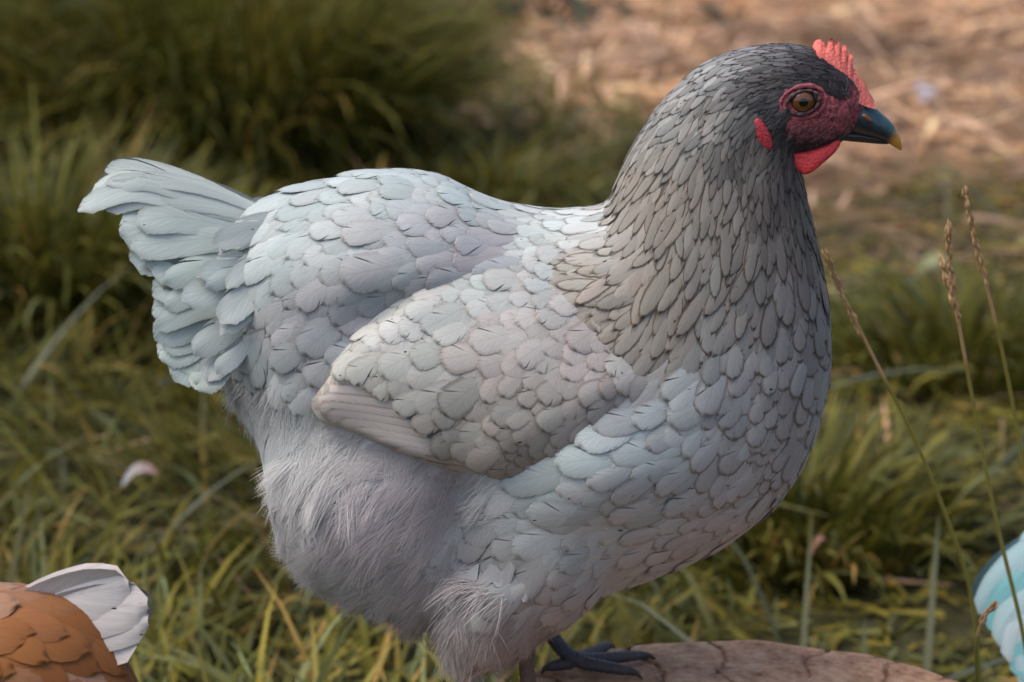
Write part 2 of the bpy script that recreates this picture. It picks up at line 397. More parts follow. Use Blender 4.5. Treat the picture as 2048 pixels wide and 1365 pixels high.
tussock(120, 300, 3000, 0.30, (0.28, 0.55), 'long grass tussock at the upper left edge of the picture')
tussock(90, 640, 1900, 0.20, (0.16, 0.34), 'low dark grass tussock left of the pale hen\'s tail')
tussock(330, 40, 2600, 0.35, (0.30, 0.6), 'farthest grass tussock at the top edge above the pale tail')
tussock(990, 420, 500, 0.13, (0.07, 0.16), 'small grass tuft between the pale hen\'s back and neck')
tussock(1950, 720, 700, 0.18, (0.08, 0.18), 'grass tuft behind the tall dry stalks')
tussock(1600, 1060, 900, 0.16, (0.07, 0.18), 'dark grass tuft between the pale hen\'s breast and the stump')

# ------------------------------------------------------------------ stump
def build_stump():
    root = empty('tree_stump', (STUMP_C[0], STUMP_C[1], 0), label='low weathered brown tree stump the pale hen stands on', category='tree stump')
    nt = 120
    th = np.linspace(0, 2 * math.pi, nt, endpoint=False)
    rr = STUMP_R * (1 + 0.018 * np.sin(3 * th + 1) + 0.014 * np.sin(7 * th) + 0.007 * np.sin(17 * th + 2) + 0.004 * np.sin(31 * th))
    m, nd, lk, b = new_mat('cut_wood')
    tc = nd.new('ShaderNodeTexCoord'); sp = nd.new('ShaderNodeSeparateXYZ'); lk.new(tc.outputs['Object'], sp.inputs[0])
    nz = N(nd, 'ShaderNodeTexNoise'); nz.inputs['Scale'].default_value = 28; nz.inputs['Detail'].default_value = 6; lk.new(tc.outputs['Object'], nz.inputs['Vector'])
    vl = nd.new('ShaderNodeVectorMath'); vl.operation = 'LENGTH'
    fl = nd.new('ShaderNodeCombineXYZ'); lk.new(sp.outputs[0], fl.inputs[0]); lk.new(sp.outputs[1], fl.inputs[1]); lk.new(fl.outputs[0], vl.inputs[0])
    rd = math_node(nd, lk, 'MULTIPLY_ADD', nz.outputs[0], 0.03, vl.outputs['Value'])
    ring = math_node(nd, lk, 'SINE', math_node(nd, lk, 'MULTIPLY', rd, 900.0))
    n2 = N(nd, 'ShaderNodeTexNoise'); n2.inputs['Scale'].default_value = 70; n2.inputs['Detail'].default_value = 9; n2.inputs['Roughness'].default_value = 0.7; lk.new(tc.outputs['Object'], n2.inputs['Vector'])
    c = ramp(nd, lk, n2.outputs[0], [(0.28, (0.08, 0.045, 0.03)), (0.42, (0.50, 0.265, 0.155)), (0.56, (0.70, 0.41, 0.25)), (0.74, (0.82, 0.58, 0.40))])
    c = mix_col(nd, lk, math_node(nd, lk, 'MULTIPLY_ADD', ring, 0.08, 0.08), c, (0.14, 0.09, 0.07))
    n4 = N(nd, 'ShaderNodeTexNoise'); n4.inputs['Scale'].default_value = 12; lk.new(tc.outputs['Object'], n4.inputs['Vector'])
    c = mix_col(nd, lk, ramp(nd, lk, n4.outputs[0], [(0.5, 0.0), (0.7, 0.3)]), c, (0.16, 0.125, 0.115))
    lk.new(c, b.inputs['Base Color']); b.inputs['Roughness'].default_value = 0.85; b.inputs['Specular IOR Level'].default_value = 0.2
    bp = nd.new('ShaderNodeBump'); bp.inputs['Strength'].default_value = 1.0; bp.inputs['Distance'].default_value = 0.008
    lk.new(n2.outputs[0], bp.inputs['Height']); lk.new(bp.outputs[0], b.inputs['Normal'])
    # cut top with radial cracks as real grooves
    nr = 60; V = []
    cracks = [(0.35, 0.012, 0.45), (0.9, 0.010, 0.55), (1.22, 0.014, 0.6), (1.62, 0.010, 0.35), (1.95, 0.013, 0.5), (2.4, 0.011, 0.6), (3.1, 0.012, 0.4), (4.0, 0.012, 0.3), (5.0, 0.012, 0.5), (5.7, 0.01, 0.45)]
    nt2 = 480; th2 = np.linspace(0, 2 * math.pi, nt2, endpoint=False)
    rr2 = np.interp(th2, np.append(th, 2 * math.pi), np.append(rr, rr[0]))
    for i in range(nr):
        f = i / (nr - 1); r = rr2 * (0.02 + 0.98 * f)
        z = STUMP_H + 0.0015 * np.sin(9 * th2 + f * 20) * f - 0.004 * smooth(0.96, 1.0, f)
        for (ct, wd, start) in cracks:
            d = np.abs((th2 - ct - 0.05 * math.sin(f * 22 + ct * 7) * (1 - f * 0.5) + math.pi) % (2 * math.pi) - math.pi)
            z = z - 0.012 * smooth(start, 1, f) * smooth(wd * (0.3 + 0.5 * f), 0, d)
        V.append(np.stack([r * np.cos(th2), r * np.sin(th2), z], 1))
    Vt = np.concatenate(V); F = grid_faces(nr, nt2, True); F.append(tuple(range(nt2)))
    mk('cut_top', Vt, F, m, root)
    m2, nd, lk, b = new_mat('bark')
    tc = nd.new('ShaderNodeTexCoord'); mp = nd.new('ShaderNodeMapping'); mp.inputs['Scale'].default_value = (50, 50, 14); lk.new(tc.outputs['Object'], mp.inputs[0])
    nz = N(nd, 'ShaderNodeTexNoise'); nz.inputs['Scale'].default_value = 1; nz.inputs['Detail'].default_value = 8; lk.new(mp.outputs[0], nz.inputs['Vector'])
    lk.new(ramp(nd, lk, nz.outputs[0], [(0.3, (0.03, 0.022, 0.017)), (0.6, (0.13, 0.095, 0.07)), (0.8, (0.22, 0.17, 0.13))]), b.inputs['Base Color'])
    b.inputs['Roughness'].default_value = 0.95
    bp = nd.new('ShaderNodeBump'); bp.inputs['Strength'].default_value = 1; bp.inputs['Distance'].default_value = 0.01; lk.new(nz.outputs[0], bp.inputs['Height']); lk.new(bp.outputs[0], b.inputs['Normal'])
    V = []
    zs = np.linspace(-0.03, STUMP_H - 0.0045, 24)
    for z in zs:
        fl = 1.0 + 0.12 * smooth(0.09, 0.0, z)
        ro = rr * fl * (1.0 + 0.012 * np.sin(23 * th + 4 * math.sin(z * 20)) + 0.01 * np.sin(41 * th - z * 30)) - 0.001
        V.append(np.stack([ro * np.cos(th), ro * np.sin(th), np.full(nt, z)], 1))
    mk('bark', np.concatenate(V), grid_faces(len(zs), nt, True), m2, root)
build_stump()

# ------------------------------------------------------------------ hen: base shape
# (top px, bottom px, half width px) cuts from rump round the breast and up the neck to the beak root
SECT = [
    ((424, 540), (420, 690), 22), ((458, 455), (452, 768), 70), ((545, 398), (530, 895), 135), ((640, 368), (556, 1040), 180),
    ((760, 345), (620, 1150), 212), ((870, 352), (750, 1215), 235), ((975, 396), (880, 1250), 250), ((1080, 420), (1040, 1235), 262),
    ((1165, 415), (1225, 1165), 262), ((1213, 405), (1390, 1105), 245), ((1233, 365), (1520, 1025), 222),
    ((1250, 328), (1610, 905), 192), ((1268, 290), (1652, 765), 165), ((1290, 252), (1656, 630), 140),
    ((1318, 212), (1638, 515), 116), ((1352, 175), (1616, 415), 92), ((1395, 137), (1600, 345), 76), ((1455, 106), (1586, 312), 70),
    ((1530, 90), (1600, 304), 68), ((1610, 92), (1630, 300), 62), ((1672, 122), (1660, 292), 50), ((1712, 160), (1682, 282), 38), ((1742, 204), (1700, 268), 24)]
def build_base():
    T = catmull([s[0] for s in SECT], 130); B = catmull([s[1] for s in SECT], 130); W = catmull([[s[2]] for s in SECT], 130)[:, 0] * MPP
    NT = 64; V = []
    for (tp, bp_, w) in zip(T, B, W):
        t3 = at_y(*tp); b3 = at_y(*bp_); c = (t3 + b3) / 2; h = (t3 - b3) / 2
        hl = np.linalg.norm(h); vert = abs(h[2]) / hl
        hs = math.sqrt(max(hl * hl - (w * math.tan(PITCH) * vert) ** 2, (0.4 * hl) ** 2)) / hl
        for k in range(NT):
            th = 2 * math.pi * k / NT; co, si = math.cos(th), math.sin(th)
            a = math.copysign(abs(co) ** 0.92, co); s_ = math.copysign(abs(si) ** 0.92, si)
            V.append(c + h * hs * a + np.array([0, 1, 0]) * w * s_ * (1 - 0.10 * a))
    F = grid_faces(len(T), NT, True); F.append(tuple(range(NT - 1, -1, -1))); F.append(tuple(range((len(T) - 1) * NT, len(T) * NT)))
    V = np.array(V); n0 = len(V)
    # both drumsticks, closed shells that the remesh fuses to the trunk
    allV = [V]; allF = list(F)
    for sgn in (-1, 1):
      for cl, rd in (([(1125, 1040), (1098, 1130), (1076, 1205), (1076, 1262)], [.034, .034, .024, .010]), ([(1000, 1130), (985, 1210), (968, 1270), (958, 1325)], [.038, .034, .025, .010])):
        cl = catmull([at_y(p[0], p[1], -.044) * [1, -sgn, 1] for p in cl], 14)
        tv, tf = tube(cl, np.interp(np.linspace(0, 1, 14), [0, .35, .75, 1], rd), 24)
        off = sum(len(v) for v in allV); allV.append(tv); allF += [tuple(i + off for i in f) for f in tf]
    me = bpy.data.meshes.new('tmp'); me.from_pydata([tuple(v) for v in np.concatenate(allV)], [], allF); me.update()
    o = bpy.data.objects.new('tmp', me); COL.objects.link(o)
    md = o.modifiers.new('r', 'REMESH'); md.mode = 'VOXEL'; md.voxel_size = 0.0021
    sm = o.modifiers.new('s', 'SMOOTH'); sm.iterations = 14; sm.factor = 0.5
    dg = bpy.context.evaluated_depsgraph_get(); ev = o.evaluated_get(dg); m2 = ev.to_mesh()
    nv = len(m2.vertices); co = np.empty(nv * 3, np.float32); m2.vertices.foreach_get('co', co); co = co.reshape(-1, 3).astype(float)
    nf = len(m2.polygons); fa = np.empty(nf * 4, np.int32); m2.polygons.foreach_get('vertices', fa); fa = fa.reshape(-1, 4)
    ev.to_mesh_clear(); bpy.data.objects.remove(o); bpy.data.meshes.remove(me)
    # swellings and hollows of the plumage (px, py, radius x, radius y, metres)
    BUMP = [(690, 560, 190, 150, .014), (840, 630, 150, 60, -.014), (730, 1010, 170, 150, .010), (925, 1030, 50, 130, -.016), (1200, 940, 160, 110, .017), (1080, 1130, 110, 110, .008),
            (640, 860, 120, 60, -.008), (1540, 250, 30, 40, .002), (1500, 330, 40, 60, -.004), (1606, 210, 34, 30, .002)]
    Pn = np.stack([co[:, 0], -np.abs(co[:, 1]), co[:, 2]], 1); pp = project(Pn)
    lat = smooth(0.0, 0.03, np.abs(co[:, 1])) * np.sign(co[:, 1])
    for (bx, by, rx, ry, a) in BUMP:
        co[:, 1] += lat * a * np.exp(-((pp[:, 0] - bx) / rx) ** 2 - ((pp[:, 1] - by) / ry) ** 2)
    return co, fa
BASE_V, BASE_F = build_base()
BASE_BVH = BVHTree.FromPolygons([tuple(v) for v in BASE_V], [tuple(f) for f in BASE_F])
def hit_body(px, py):
    d = ray_dir(px, py); d = d / np.linalg.norm(d)
    h = BASE_BVH.ray_cast(Vector(CAMP), Vector(d))
    return np.array(h[0]) if h[0] is not None else at_y(px, py, 0.0)

# ------------------------------------------------------------------ hen: wing shell
W_UP = [(616, 806), (660, 745), (720, 672), (790, 606), (880, 552), (980, 516), (1080, 500), (1180, 520), (1290, 600), (1370, 710)]
W_LO = [(616, 806), (650, 838), (705, 866), (775, 905), (850, 938), (930, 962), (1020, 990), (1120, 1005), (1230, 950), (1340, 840)]
W_FRONT = [(1085, 430), (1140, 570), (1215, 680), (1335, 755), (1225, 875), (1085, 955), (1035, 1010)]     # where cape and breast feathers close over the wing
W_VIS = [(600, 806), (650, 740), (720, 660), (790, 596), (880, 540), (980, 500), (1070, 440)] + W_FRONT + [(850, 945), (705, 875), (640, 838)]
def front_depth(p):
    p = np.atleast_2d(p); d = np.full(len(p), 1e9)
    for a, b_ in zip(W_FRONT[:-1], W_FRONT[1:]):
        a = np.array(a, float); ab = np.array(b_, float) - a; t = np.clip(((p - a) @ ab) / (ab @ ab), 0, 1)
        d = np.minimum(d, np.linalg.norm(p - (a + t[:, None] * ab), axis=1))
    return np.where(in_poly(p, W_VIS) | (p[:, 0] < 1000), d, -d)
def build_wing():
    nu, nv = 64, 34
    U = catmull(W_UP, nu); Lw = catmull(W_LO, nu); G = np.zeros((nu, nv, 3))
    for i in range(nu):
        for j in range(nv):
            v = j / (nv - 1); p = U[i] * (1 - v) + Lw[i] * v
            h = hit_body(*p); u = i / (nu - 1)
            rise = float(smooth(0, .10 + .28 * smooth(.35, .7, u), v) * smooth(0, .12, 1 - v)); tipf = float(smooth(-.03, .10, u)); fr = float(smooth(-10, 135, front_depth(p)[0]))
            amp = 0.012 + 0.007 * math.sin(math.pi * min(1, u * 1.15)) * math.sin(math.pi * (0.12 + 0.8 * v))
            off = -0.005 + rise * tipf * fr * (0.005 + amp)
            G[i, j] = h + np.array([0, -off, -off * 0.15])
    for _ in range(3):                                   # even out the projected surface
        G[1:-1, 1:-1] = 0.5 * G[1:-1, 1:-1] + 0.125 * (G[2:, 1:-1] + G[:-2, 1:-1] + G[1:-1, 2:] + G[1:-1, :-2])
    return G.reshape(-1, 3), [f[::-1] for f in grid_faces(nu, nv)]
WING_V, WING_F = build_wing()
def face_orient(V, F):
    a, b_, c = (V[[f[i] for f in F]] for i in (0, 1, 2))
    nrm = np.cross(b_ - a, c - a).sum(0)
    return F if nrm[1] < 0 else [f[::-1] for f in F]
WING_F = face_orient(WING_V, WING_F)
WING_BVH = BVHTree.FromPolygons([tuple(v) for v in WING_V], [tuple(f) for f in WING_F])
def hit_wing(px, py):
    d = ray_dir(px, py); d = d / np.linalg.norm(d)
    h = WING_BVH.ray_cast(Vector(CAMP), Vector(d))
    if h[0] is not None: return np.array(h[0])
    return np.array(WING_BVH.find_nearest(Vector(hit_body(px, py)))[0])
WING_POLY = [tuple(p) for p in catmull(W_UP, 30)] + [tuple(p) for p in catmull(W_LO, 30)[::-1]]
# coverts end here; behind and below lie the long flight feathers
COVERT_POLY = [(672, 722), (740, 768), (795, 818), (850, 870), (930, 915), (1015, 948), (1130, 1010), (1390, 900), (1390, 650), (1200, 480), (1000, 480), (800, 580)]
FACE_POLY = [(1551, 178), (1574, 173), (1618, 170), (1656, 184), (1680, 190), (1695, 170), (1722, 186), (1760, 205), (1760, 300), (1672, 284), (1630, 296), (1590, 300), (1556, 284), (1562, 245), (1548, 210)]
FLUFF_POLY = [(500, 775), (625, 770), (720, 825), (860, 890), (1000, 925), (1020, 1010), (940, 1030), (890, 1080), (930, 1150), (990, 1200), (1120, 1262), (1100, 1420), (880, 1420), (640, 1260), (480, 1130), (430, 900)]

# ------------------------------------------------------------------ plumage fields: px, py, flow (x, down), spacing px, slenderness, colour, edge darkness
BODY_FIELD = [
    (1560, 105, -1, .12, 8.5, 2.9, (100, 98, 105), 1.1), (1650, 130, -1, -.15, 7.5, 2.8, (48, 45, 48), .5), (1600, 145, -1, .1, 8, 2.8, (58, 54, 58), .7),
    (1480, 125, -.9, .35, 11, 2.8, (134, 135, 141), 1.2), (1400, 160, -.75, .6, 17, 2.0, (146, 147, 151), 1.1), (1520, 170, -.95, .3, 10, 2.8, (76, 71, 74), .9),
    (1690, 165, -.7, -.5, 7, 2.2, (58, 50, 54), .3), (1530, 210, -.5, .3, 8, 2.2, (74, 72, 78), .4), (1555, 290, -.5, .8, 10, 2.6, (58, 53, 55), .6), (1620, 310, -.3, .9, 9, 2.6, (54, 48, 50), .5),
    (1600, 380, .0, 1, 14, 2.6, (68, 62, 63), .8), (1330, 225, -.62, .78, 21, 1.9, (140, 140, 141), 1.25), (1420, 250, -.5, .85, 20, 2.4, (138, 135, 133), 1.2),
    (1490, 330, -.2, 1, 18, 2.5, (96, 90, 88), 1.1), (1250, 390, -.42, .9, 26, 2.4, (138, 131, 126), 1.25), (1330, 420, -.33, .95, 26, 2.5, (142, 134, 128), 1.25),
    (1430, 440, -.22, 1, 26, 2.5, (132, 125, 121), 1.25), (1550, 440, 0, 1, 23, 2.5, (84, 78, 77), 1), (1620, 520, .08, 1, 24, 2.2, (94, 88, 88), 1),
    (1150, 560, -.95, .25, 34, 2.0, (166, 159, 153), 1.0), (1190, 640, -.8, .55, 35, 1.95, (151, 143, 136), 1.2), (1310, 600, -.4, .9, 35, 2.0, (146, 138, 131), 1.2),
    (1330, 700, -.55, .8, 36, 1.75, (141, 133, 127), 1.2), (1450, 600, -.25, .97, 35, 2.0, (126, 121, 119), 1.2), (1560, 620, -.08, 1, 34, 1.75, (120, 115, 117), 1),
    (1635, 700, .0, 1, 35, 1.4, (126, 121, 123), 1), (1545, 760, -.22, .95, 41, 1.35, (142, 140, 144), .95), (1600, 850, -.3, .92, 39, 1.35, (146, 142, 145), .95),
    (1450, 780, -.5, .8, 43, 1.35, (152, 152, 158), .7), (1350, 820, -.8, .55, 50, 1.4, (178, 181, 187), .4), (1450, 920, -.7, .65, 43, 1.35, (156, 155, 160), .8),
    (1545, 960, -.6, .75, 41, 1.35, (150, 145, 148), .8), (1250, 890, -.97, .22, 56, 1.5, (182, 188, 194), .3), (1110, 945, -1, .1, 60, 1.6, (188, 198, 203), .2),
    (1300, 1000, -.97, .22, 50, 1.4, (166, 169, 174), .55), (1420, 1050, -.92, .35, 43, 1.4, (158, 153, 156), .6), (1200, 1080, -.92, .35, 55, 1.4, (168, 171, 177), .35),
    (1050, 1070, -.9, .4, 60, 1.4, (178, 182, 188), .25), (1100, 1190, -.65, .75, 54, 1.4, (155, 153, 157), .25), (950, 1150, -.7, .7, 60, 1.4, (165, 164, 170), .15),
    (1130, 440, -1, .12, 32, 1.5, (196, 202, 206), .5), (1050, 480, -1, .2, 36, 1.4, (192, 199, 203), .4), (950, 395, -1, -.1, 42, 1.4, (182, 191, 196), .35),
    (800, 365, -1, .05, 47, 1.4, (183, 191, 196), .32), (640, 400, -1, .2, 51, 1.55, (184, 193, 198), .3), (850, 470, -.95, .28, 51, 1.35, (176, 176, 184), .3), (950, 500, -.95, .3, 50, 1.35, (166, 164, 174), .3),
    (700, 520, -.88, .45, 57, 1.3, (176, 180, 186), .28), (550, 480, -.85, .5, 52, 1.8, (184, 193, 199), .25), (480, 600, -.62, .78, 50, 1.8, (176, 184, 190), .25), (600, 650, -.78, .6, 53, 1.35, (164, 166, 174), .3),
    (500, 750, -.45, .9, 48, 1.4, (156, 161, 166), .3), (720, 630, -.85, .5, 51, 1.35, (156, 156, 166), .3), (600, 950, -.6, .8, 50, 1.5, (186, 189, 195), .1), (750, 1050, -.7, .7, 50, 1.5, (182, 180, 188), .1),
    (850, 1000, -.75, .5, 50, 1.5, (176, 174, 182), .1), (560, 860, -.35, .9, 50, 1.5, (180, 188, 194), .1), (700, 1180, -.75, .6, 45, 1.5, (184, 188, 192), .1), (950, 1290, -.4, .9, 45, 1.6, (166, 162, 164), .1), (1090, 1280, -.2, .95, 40, 1.6, (140, 134, 132), .1)]
WING_FIELD = [
    (1110, 545, -.96, .28, 44, 1.35, (188, 190, 194), .45), (960, 560, -.95, .3, 44, 1.35, (187, 191, 194), .4), (800, 640, -.86, .5, 47, 1.35, (194, 195, 197), .35),
    (1000, 680, -.86, .5, 62, 1.3, (182, 176, 178), .4), (1150, 700, -.72, .7, 60, 1.3, (180, 172, 172), .45), (1230, 700, -.7, .7, 55, 1.3, (176, 168, 168), .5), (850, 760, -.86, .45, 58, 1.3, (175, 174, 172), .5), (780, 790, -.86, .35, 52, 1.35, (180, 177, 174), .45),
    (950, 820, -.82, .55, 49, 1.25, (166, 159, 156), .6), (1080, 820, -.72, .65, 44, 1.25, (164, 157, 155), .65), (1200, 800, -.8, .55, 40, 1.3, (166, 158, 158), .6), (880, 900, -.86, .42, 47, 1.25, (152, 147, 142), .55), (1050, 910, -.82, .5, 46, 1.25, (150, 144, 140), .55)]
class Field:
    def __init__(self, rows):
        self.p = np.array([r[:2] for r in rows], float)
        d = np.array([r[2:4] for r in rows], float); d /= np.linalg.norm(d, axis=1)[:, None]
        c = lin([r[6] for r in rows]) * np.array([.87, .875, .80])
        self.a = np.concatenate([d, np.array([r[4:6] for r in rows], float), c, np.array([[r[7]] for r in rows])], 1)
    def __call__(self, P):
        d2 = ((P[:, None, :] - self.p[None]) ** 2).sum(2)
        w = 1.0 / (d2 + 250.0) ** 1.7
        # sharper where controls are dense (head)
        w /= w.sum(1)[:, None]
        return w @ self.a
BF, WF = Field(BODY_FIELD), Field(WING_FIELD); WF.a[:, 2] *= .86
def near_px(P):
    P = np.atleast_2d(P); return project(np.stack([P[:, 0], -np.abs(P[:, 1]), P[:, 2]], 1))

def sample_mesh(V, F, n, weight):
    F = np.asarray(F); a, b_, c, d = V[F[:, 0]], V[F[:, 1]], V[F[:, 2]], V[F[:, 3]]
    nr = np.cross(c - a, d - b_); ar = np.linalg.norm(nr, axis=1) * 0.5; nr = nr / (2 * ar[:, None] + 1e-12)
    w = ar * weight((a + b_ + c + d) / 4); w = w / w.sum()
    i = rng.choice(len(F), n, p=w); u = rng.random((n, 1)); v = rng.random((n, 1))
    return (a[i] * (1 - u) + b_[i] * u) * (1 - v) + (d[i] * (1 - u) + c[i] * u) * v, nr[i], ar
def even_seeds(V, F, field, spacing_scale, mask, ncand):
    """evenly spread points (Lloyd relaxation) with the local spacing of the field"""
    Fa = np.asarray(F); cen = V[Fa].mean(1); pp = near_px(cen); f = field(pp); mk_ = mask(pp, cen)
    s = f[:, 2] * MPP * spacing_scale * .82
    a, b_, c, d = (V[Fa[:, k]] for k in range(4)); ar = np.linalg.norm(np.cross(c - a, d - b_), axis=1) * 0.5
    dens = mk_ / (0.87 * s * s); n = int((ar * dens).sum())
    i = rng.choice(len(Fa), ncand, p=ar * dens / (ar * dens).sum())
    u = rng.random((ncand, 1)); v = rng.random((ncand, 1))
    C = (a[i] * (1 - u) + b_[i] * u) * (1 - v) + (d[i] * (1 - u) + c[i] * u) * v
    S = C[:n].copy()
    for _ in range(7):
        kd = KDTree(n)
        for k in range(n): kd.insert(S[k], k)
        kd.balance()
        lab = np.array([kd.find(p)[1] for p in C])
        cnt = np.bincount(lab, minlength=n)[:, None]
        sm = np.stack([np.bincount(lab, C[:, k], n) for k in range(3)], 1)
        S = np.where(cnt > 0, sm / np.maximum(cnt, 1), S)
    return S

ROWT = np.array([0, .28, .54, .75, .89, .97, 1.0]); COLS = np.array([-1, -.55, 0, .55, 1.0])
PROF_ROUND = np.array([.5, .82, .98, 1.0, .87, .60, .30]); PROF_LANCE = np.array([.55, .9, 1.0, .84, .56, .30, .10])
FE_F = grid_faces(7, 5)
def feather_on(bvh, seed, f, nrm, L, W, off0, lift, camber, slender, back=0.62):
    prof = PROF_ROUND * (1 - slender) + PROF_LANCE * slender
    b_ = np.cross(nrm, f); b_ /= np.linalg.norm(b_) + 1e-12
    bend = random.gauss(0, .05)
    V = np.empty((35, 3)); U = np.empty((35, 2)); k = 0
    for i, t in enumerate(ROWT):
        for s in COLS:
            tt = t - 0.045 * s * s * (t ** 8)
            p = seed + f * ((tt - back) * L) + b_ * (s * prof[i] * W + bend * L * t * t)
            h = bvh.find_nearest(Vector(p))
            q = np.array(h[0]); n_ = np.array(h[1])
            if n_ @ nrm < 0.2: n_ = nrm
            o = off0 + lift * (t ** 0.8) * (1 - .25 * t ** 6) - camber * W * s * s * (0.35 + 0.65 * t) * prof[i]
            V[k] = q + n_ * o; U[k] = (s, t); k += 1
    return V, U
def strip_feather(center, side, W, prof=None, cup=0.12, nrm=None, wav=0.0):
    """free feather along a centre line; side = across vector"""
    center = np.asarray(center); m_ = len(center); ts = np.linspace(0, 1, m_)
    V = []; U = []
    pt = np.interp(ts, [0, .2, .5, .75, .9, .97, 1], prof if prof is not None else [.35, .7, .95, 1, .8, .5, .18])
    ph = random.random() * 6
    for i in range(m_):
        tan = center[min(i + 1, m_ - 1)] - center[max(i - 1, 0)]; tan /= np.linalg.norm(tan) + 1e-12
        sd_ = side - tan * (side @ tan); sd_ /= np.linalg.norm(sd_) + 1e-12
        nn = np.cross(sd_, tan)
        if nrm is not None and nn @ nrm < 0: nn = -nn
        for s in (-1, -.6, -.2, .2, .6, 1):
            w_ = wav * W * math.sin(ph + s * 2.2 + ts[i] * 5) * ts[i]
            V.append(center[i] + sd_ * s * W * pt[i] + nn * (-cup * W * s * s + w_)); U.append((s, ts[i]))
    return np.array(V), np.array(U), grid_faces(m_, 6)

# tail: centre line in px (root, middle, tip), half width px, side offset m, grey
TAIL_MAIN = [
    ([(540, 425), (400, 372), (290, 340), (212, 338)], 22, -.004, (205, 214, 218)), ([(540, 430), (390, 378), (270, 352), (188, 385)], 22, -.008, (205, 216, 220)),
    ([(530, 440), (380, 398), (260, 372), (164, 412)], 22, -.012, (204, 215, 219)), ([(520, 450), (400, 420), (320, 405), (262, 425)], 42, -.010, (200, 212, 216)),
    ([(520, 470), (400, 450), (320, 445), (247, 452)], 46, -.014, (200, 213, 217)), ([(510, 485), (420, 480), (340, 490), (268, 500)], 44, -.016, (198, 212, 216)),
    ([(505, 500), (430, 505), (370, 520), (315, 530)], 40, -.018, (196, 210, 214)), ([(500, 530), (440, 540), (380, 545), (318, 572)], 34, -.021, (195, 209, 214)),
    ([(500, 560), (440, 575), (380, 590), (318, 606)], 34, -.023, (194, 208, 213)), ([(495, 600), (430, 615), (375, 630), (322, 650)], 34, -.025, (196, 211, 216)),
    ([(490, 620), (430, 645), (380, 668), (334, 690)], 36, -.026, (198, 214, 219)), ([(490, 640), (440, 670), (400, 700), (362, 728)], 36, -.028, (198, 214, 219)), ([(495, 650), (460, 690), (430, 720), (408, 746)], 34, -.030, (190, 204, 209)),
    # curling coverts at the tail's root
    ([(590, 470), (530, 490), (470, 510), (420, 520)], 28, -.036, (192, 204, 208)), ([(570, 520), (510, 535), (450, 545), (385, 562)], 30, -.040, (196, 207, 211)), ([(620, 440), (560, 430), (505, 438), (440, 462)], 24, -.030, (194, 203, 208)), ([(600, 500), (550, 520), (505, 555), (462, 600)], 30, -.044, (184, 193, 199)),
    ([(560, 580), (510, 600), (460, 625), (410, 660)], 28, -.045, (188, 197, 203)), ([(540, 620), (500, 650), (460, 680), (440, 715)], 28, -.048, (182, 190, 196))]
TAIL_BLUNT = [([(620, 452 + 10 * k), (530, 444 + 14 * k), (430, 446 + 17 * k), (322 + 5 * (k - 2) ** 2, 462 + 19 * k)], 46, -.002 - .001 * k, (214, 210, 206)) for k in (0, 2, 3.5, 5)]

# ------------------------------------------------------------------ hen: assembly
def rings_pair(tops, bots, wids, n, nt=16):
    T = catmull(tops, n); B = catmull(bots, n); W = catmull([[w] for w in wids], n)[:, 0] * MPP; V = []
    for t, b_, w in zip(T, B, W):
        t3, b3 = at_y(*t), at_y(*b_); c = (t3 + b3) / 2; h = (t3 - b3) / 2
        for k in range(nt):
            th = 2 * math.pi * k / nt; V.append(c + h * math.cos(th) + np.array([0, 1, 0]) * max(w, 1e-4) * math.sin(th))
    F = grid_faces(n, nt, True); F.append(tuple(range(nt - 1, -1, -1))); F.append(tuple(range((n - 1) * nt, n * nt)))
    return np.array(V), F
def inflate(poly_px, y, thick, nb=40, squash=1.0, tilt=0.0):
    """a lens-shaped flap with this outline, at distance y, in the hen's own plane"""
    pts = list(poly_px); o = catmull(pts + pts[:3], nb * 2)
    o = catmull(pts + [pts[0]], nb)[:-1]
    c = o.mean(0); R = [1, .97, .88, .7, .45, .2]; V = []
    for sgn in (-1, 1):
        for r in R:
            for p in o:
                q = at_y(*(c + (p - c) * r), 0.0); q[1] = y + sgn * thick * math.sqrt(max(0, 1 - r ** 2.5)) + tilt * (q[2] - at_y(*c)[2])
                V.append(q)
    m_ = len(o); F = []
    for sgn in range(2):
        base = sgn * len(R) * m_
        for i in range(len(R) - 1):
            for j in range(m_):
                k = (j + 1) % m_; f = (base + i * m_ + j, base + i * m_ + k, base + (i + 1) * m_ + k, base + (i + 1) * m_ + j)
                F.append(f if sgn == 0 else f[::-1])
        cap = tuple(range(base + (len(R) - 1) * m_, base + len(R) * m_)); F.append(cap if sgn == 0 else cap[::-1])
    return np.array(V), F
HEN_BASE = np.array([at_z(1150, 1338, STUMP_H)[0] - 0.012, 0.0, STUMP_H])

def tint():
    k = min(1, max(0, random.gauss(.5, .35)))
    return np.array([.965, 1.01, 1.025]) * k + np.array([1.03, .99, 1.0]) * (1 - k)

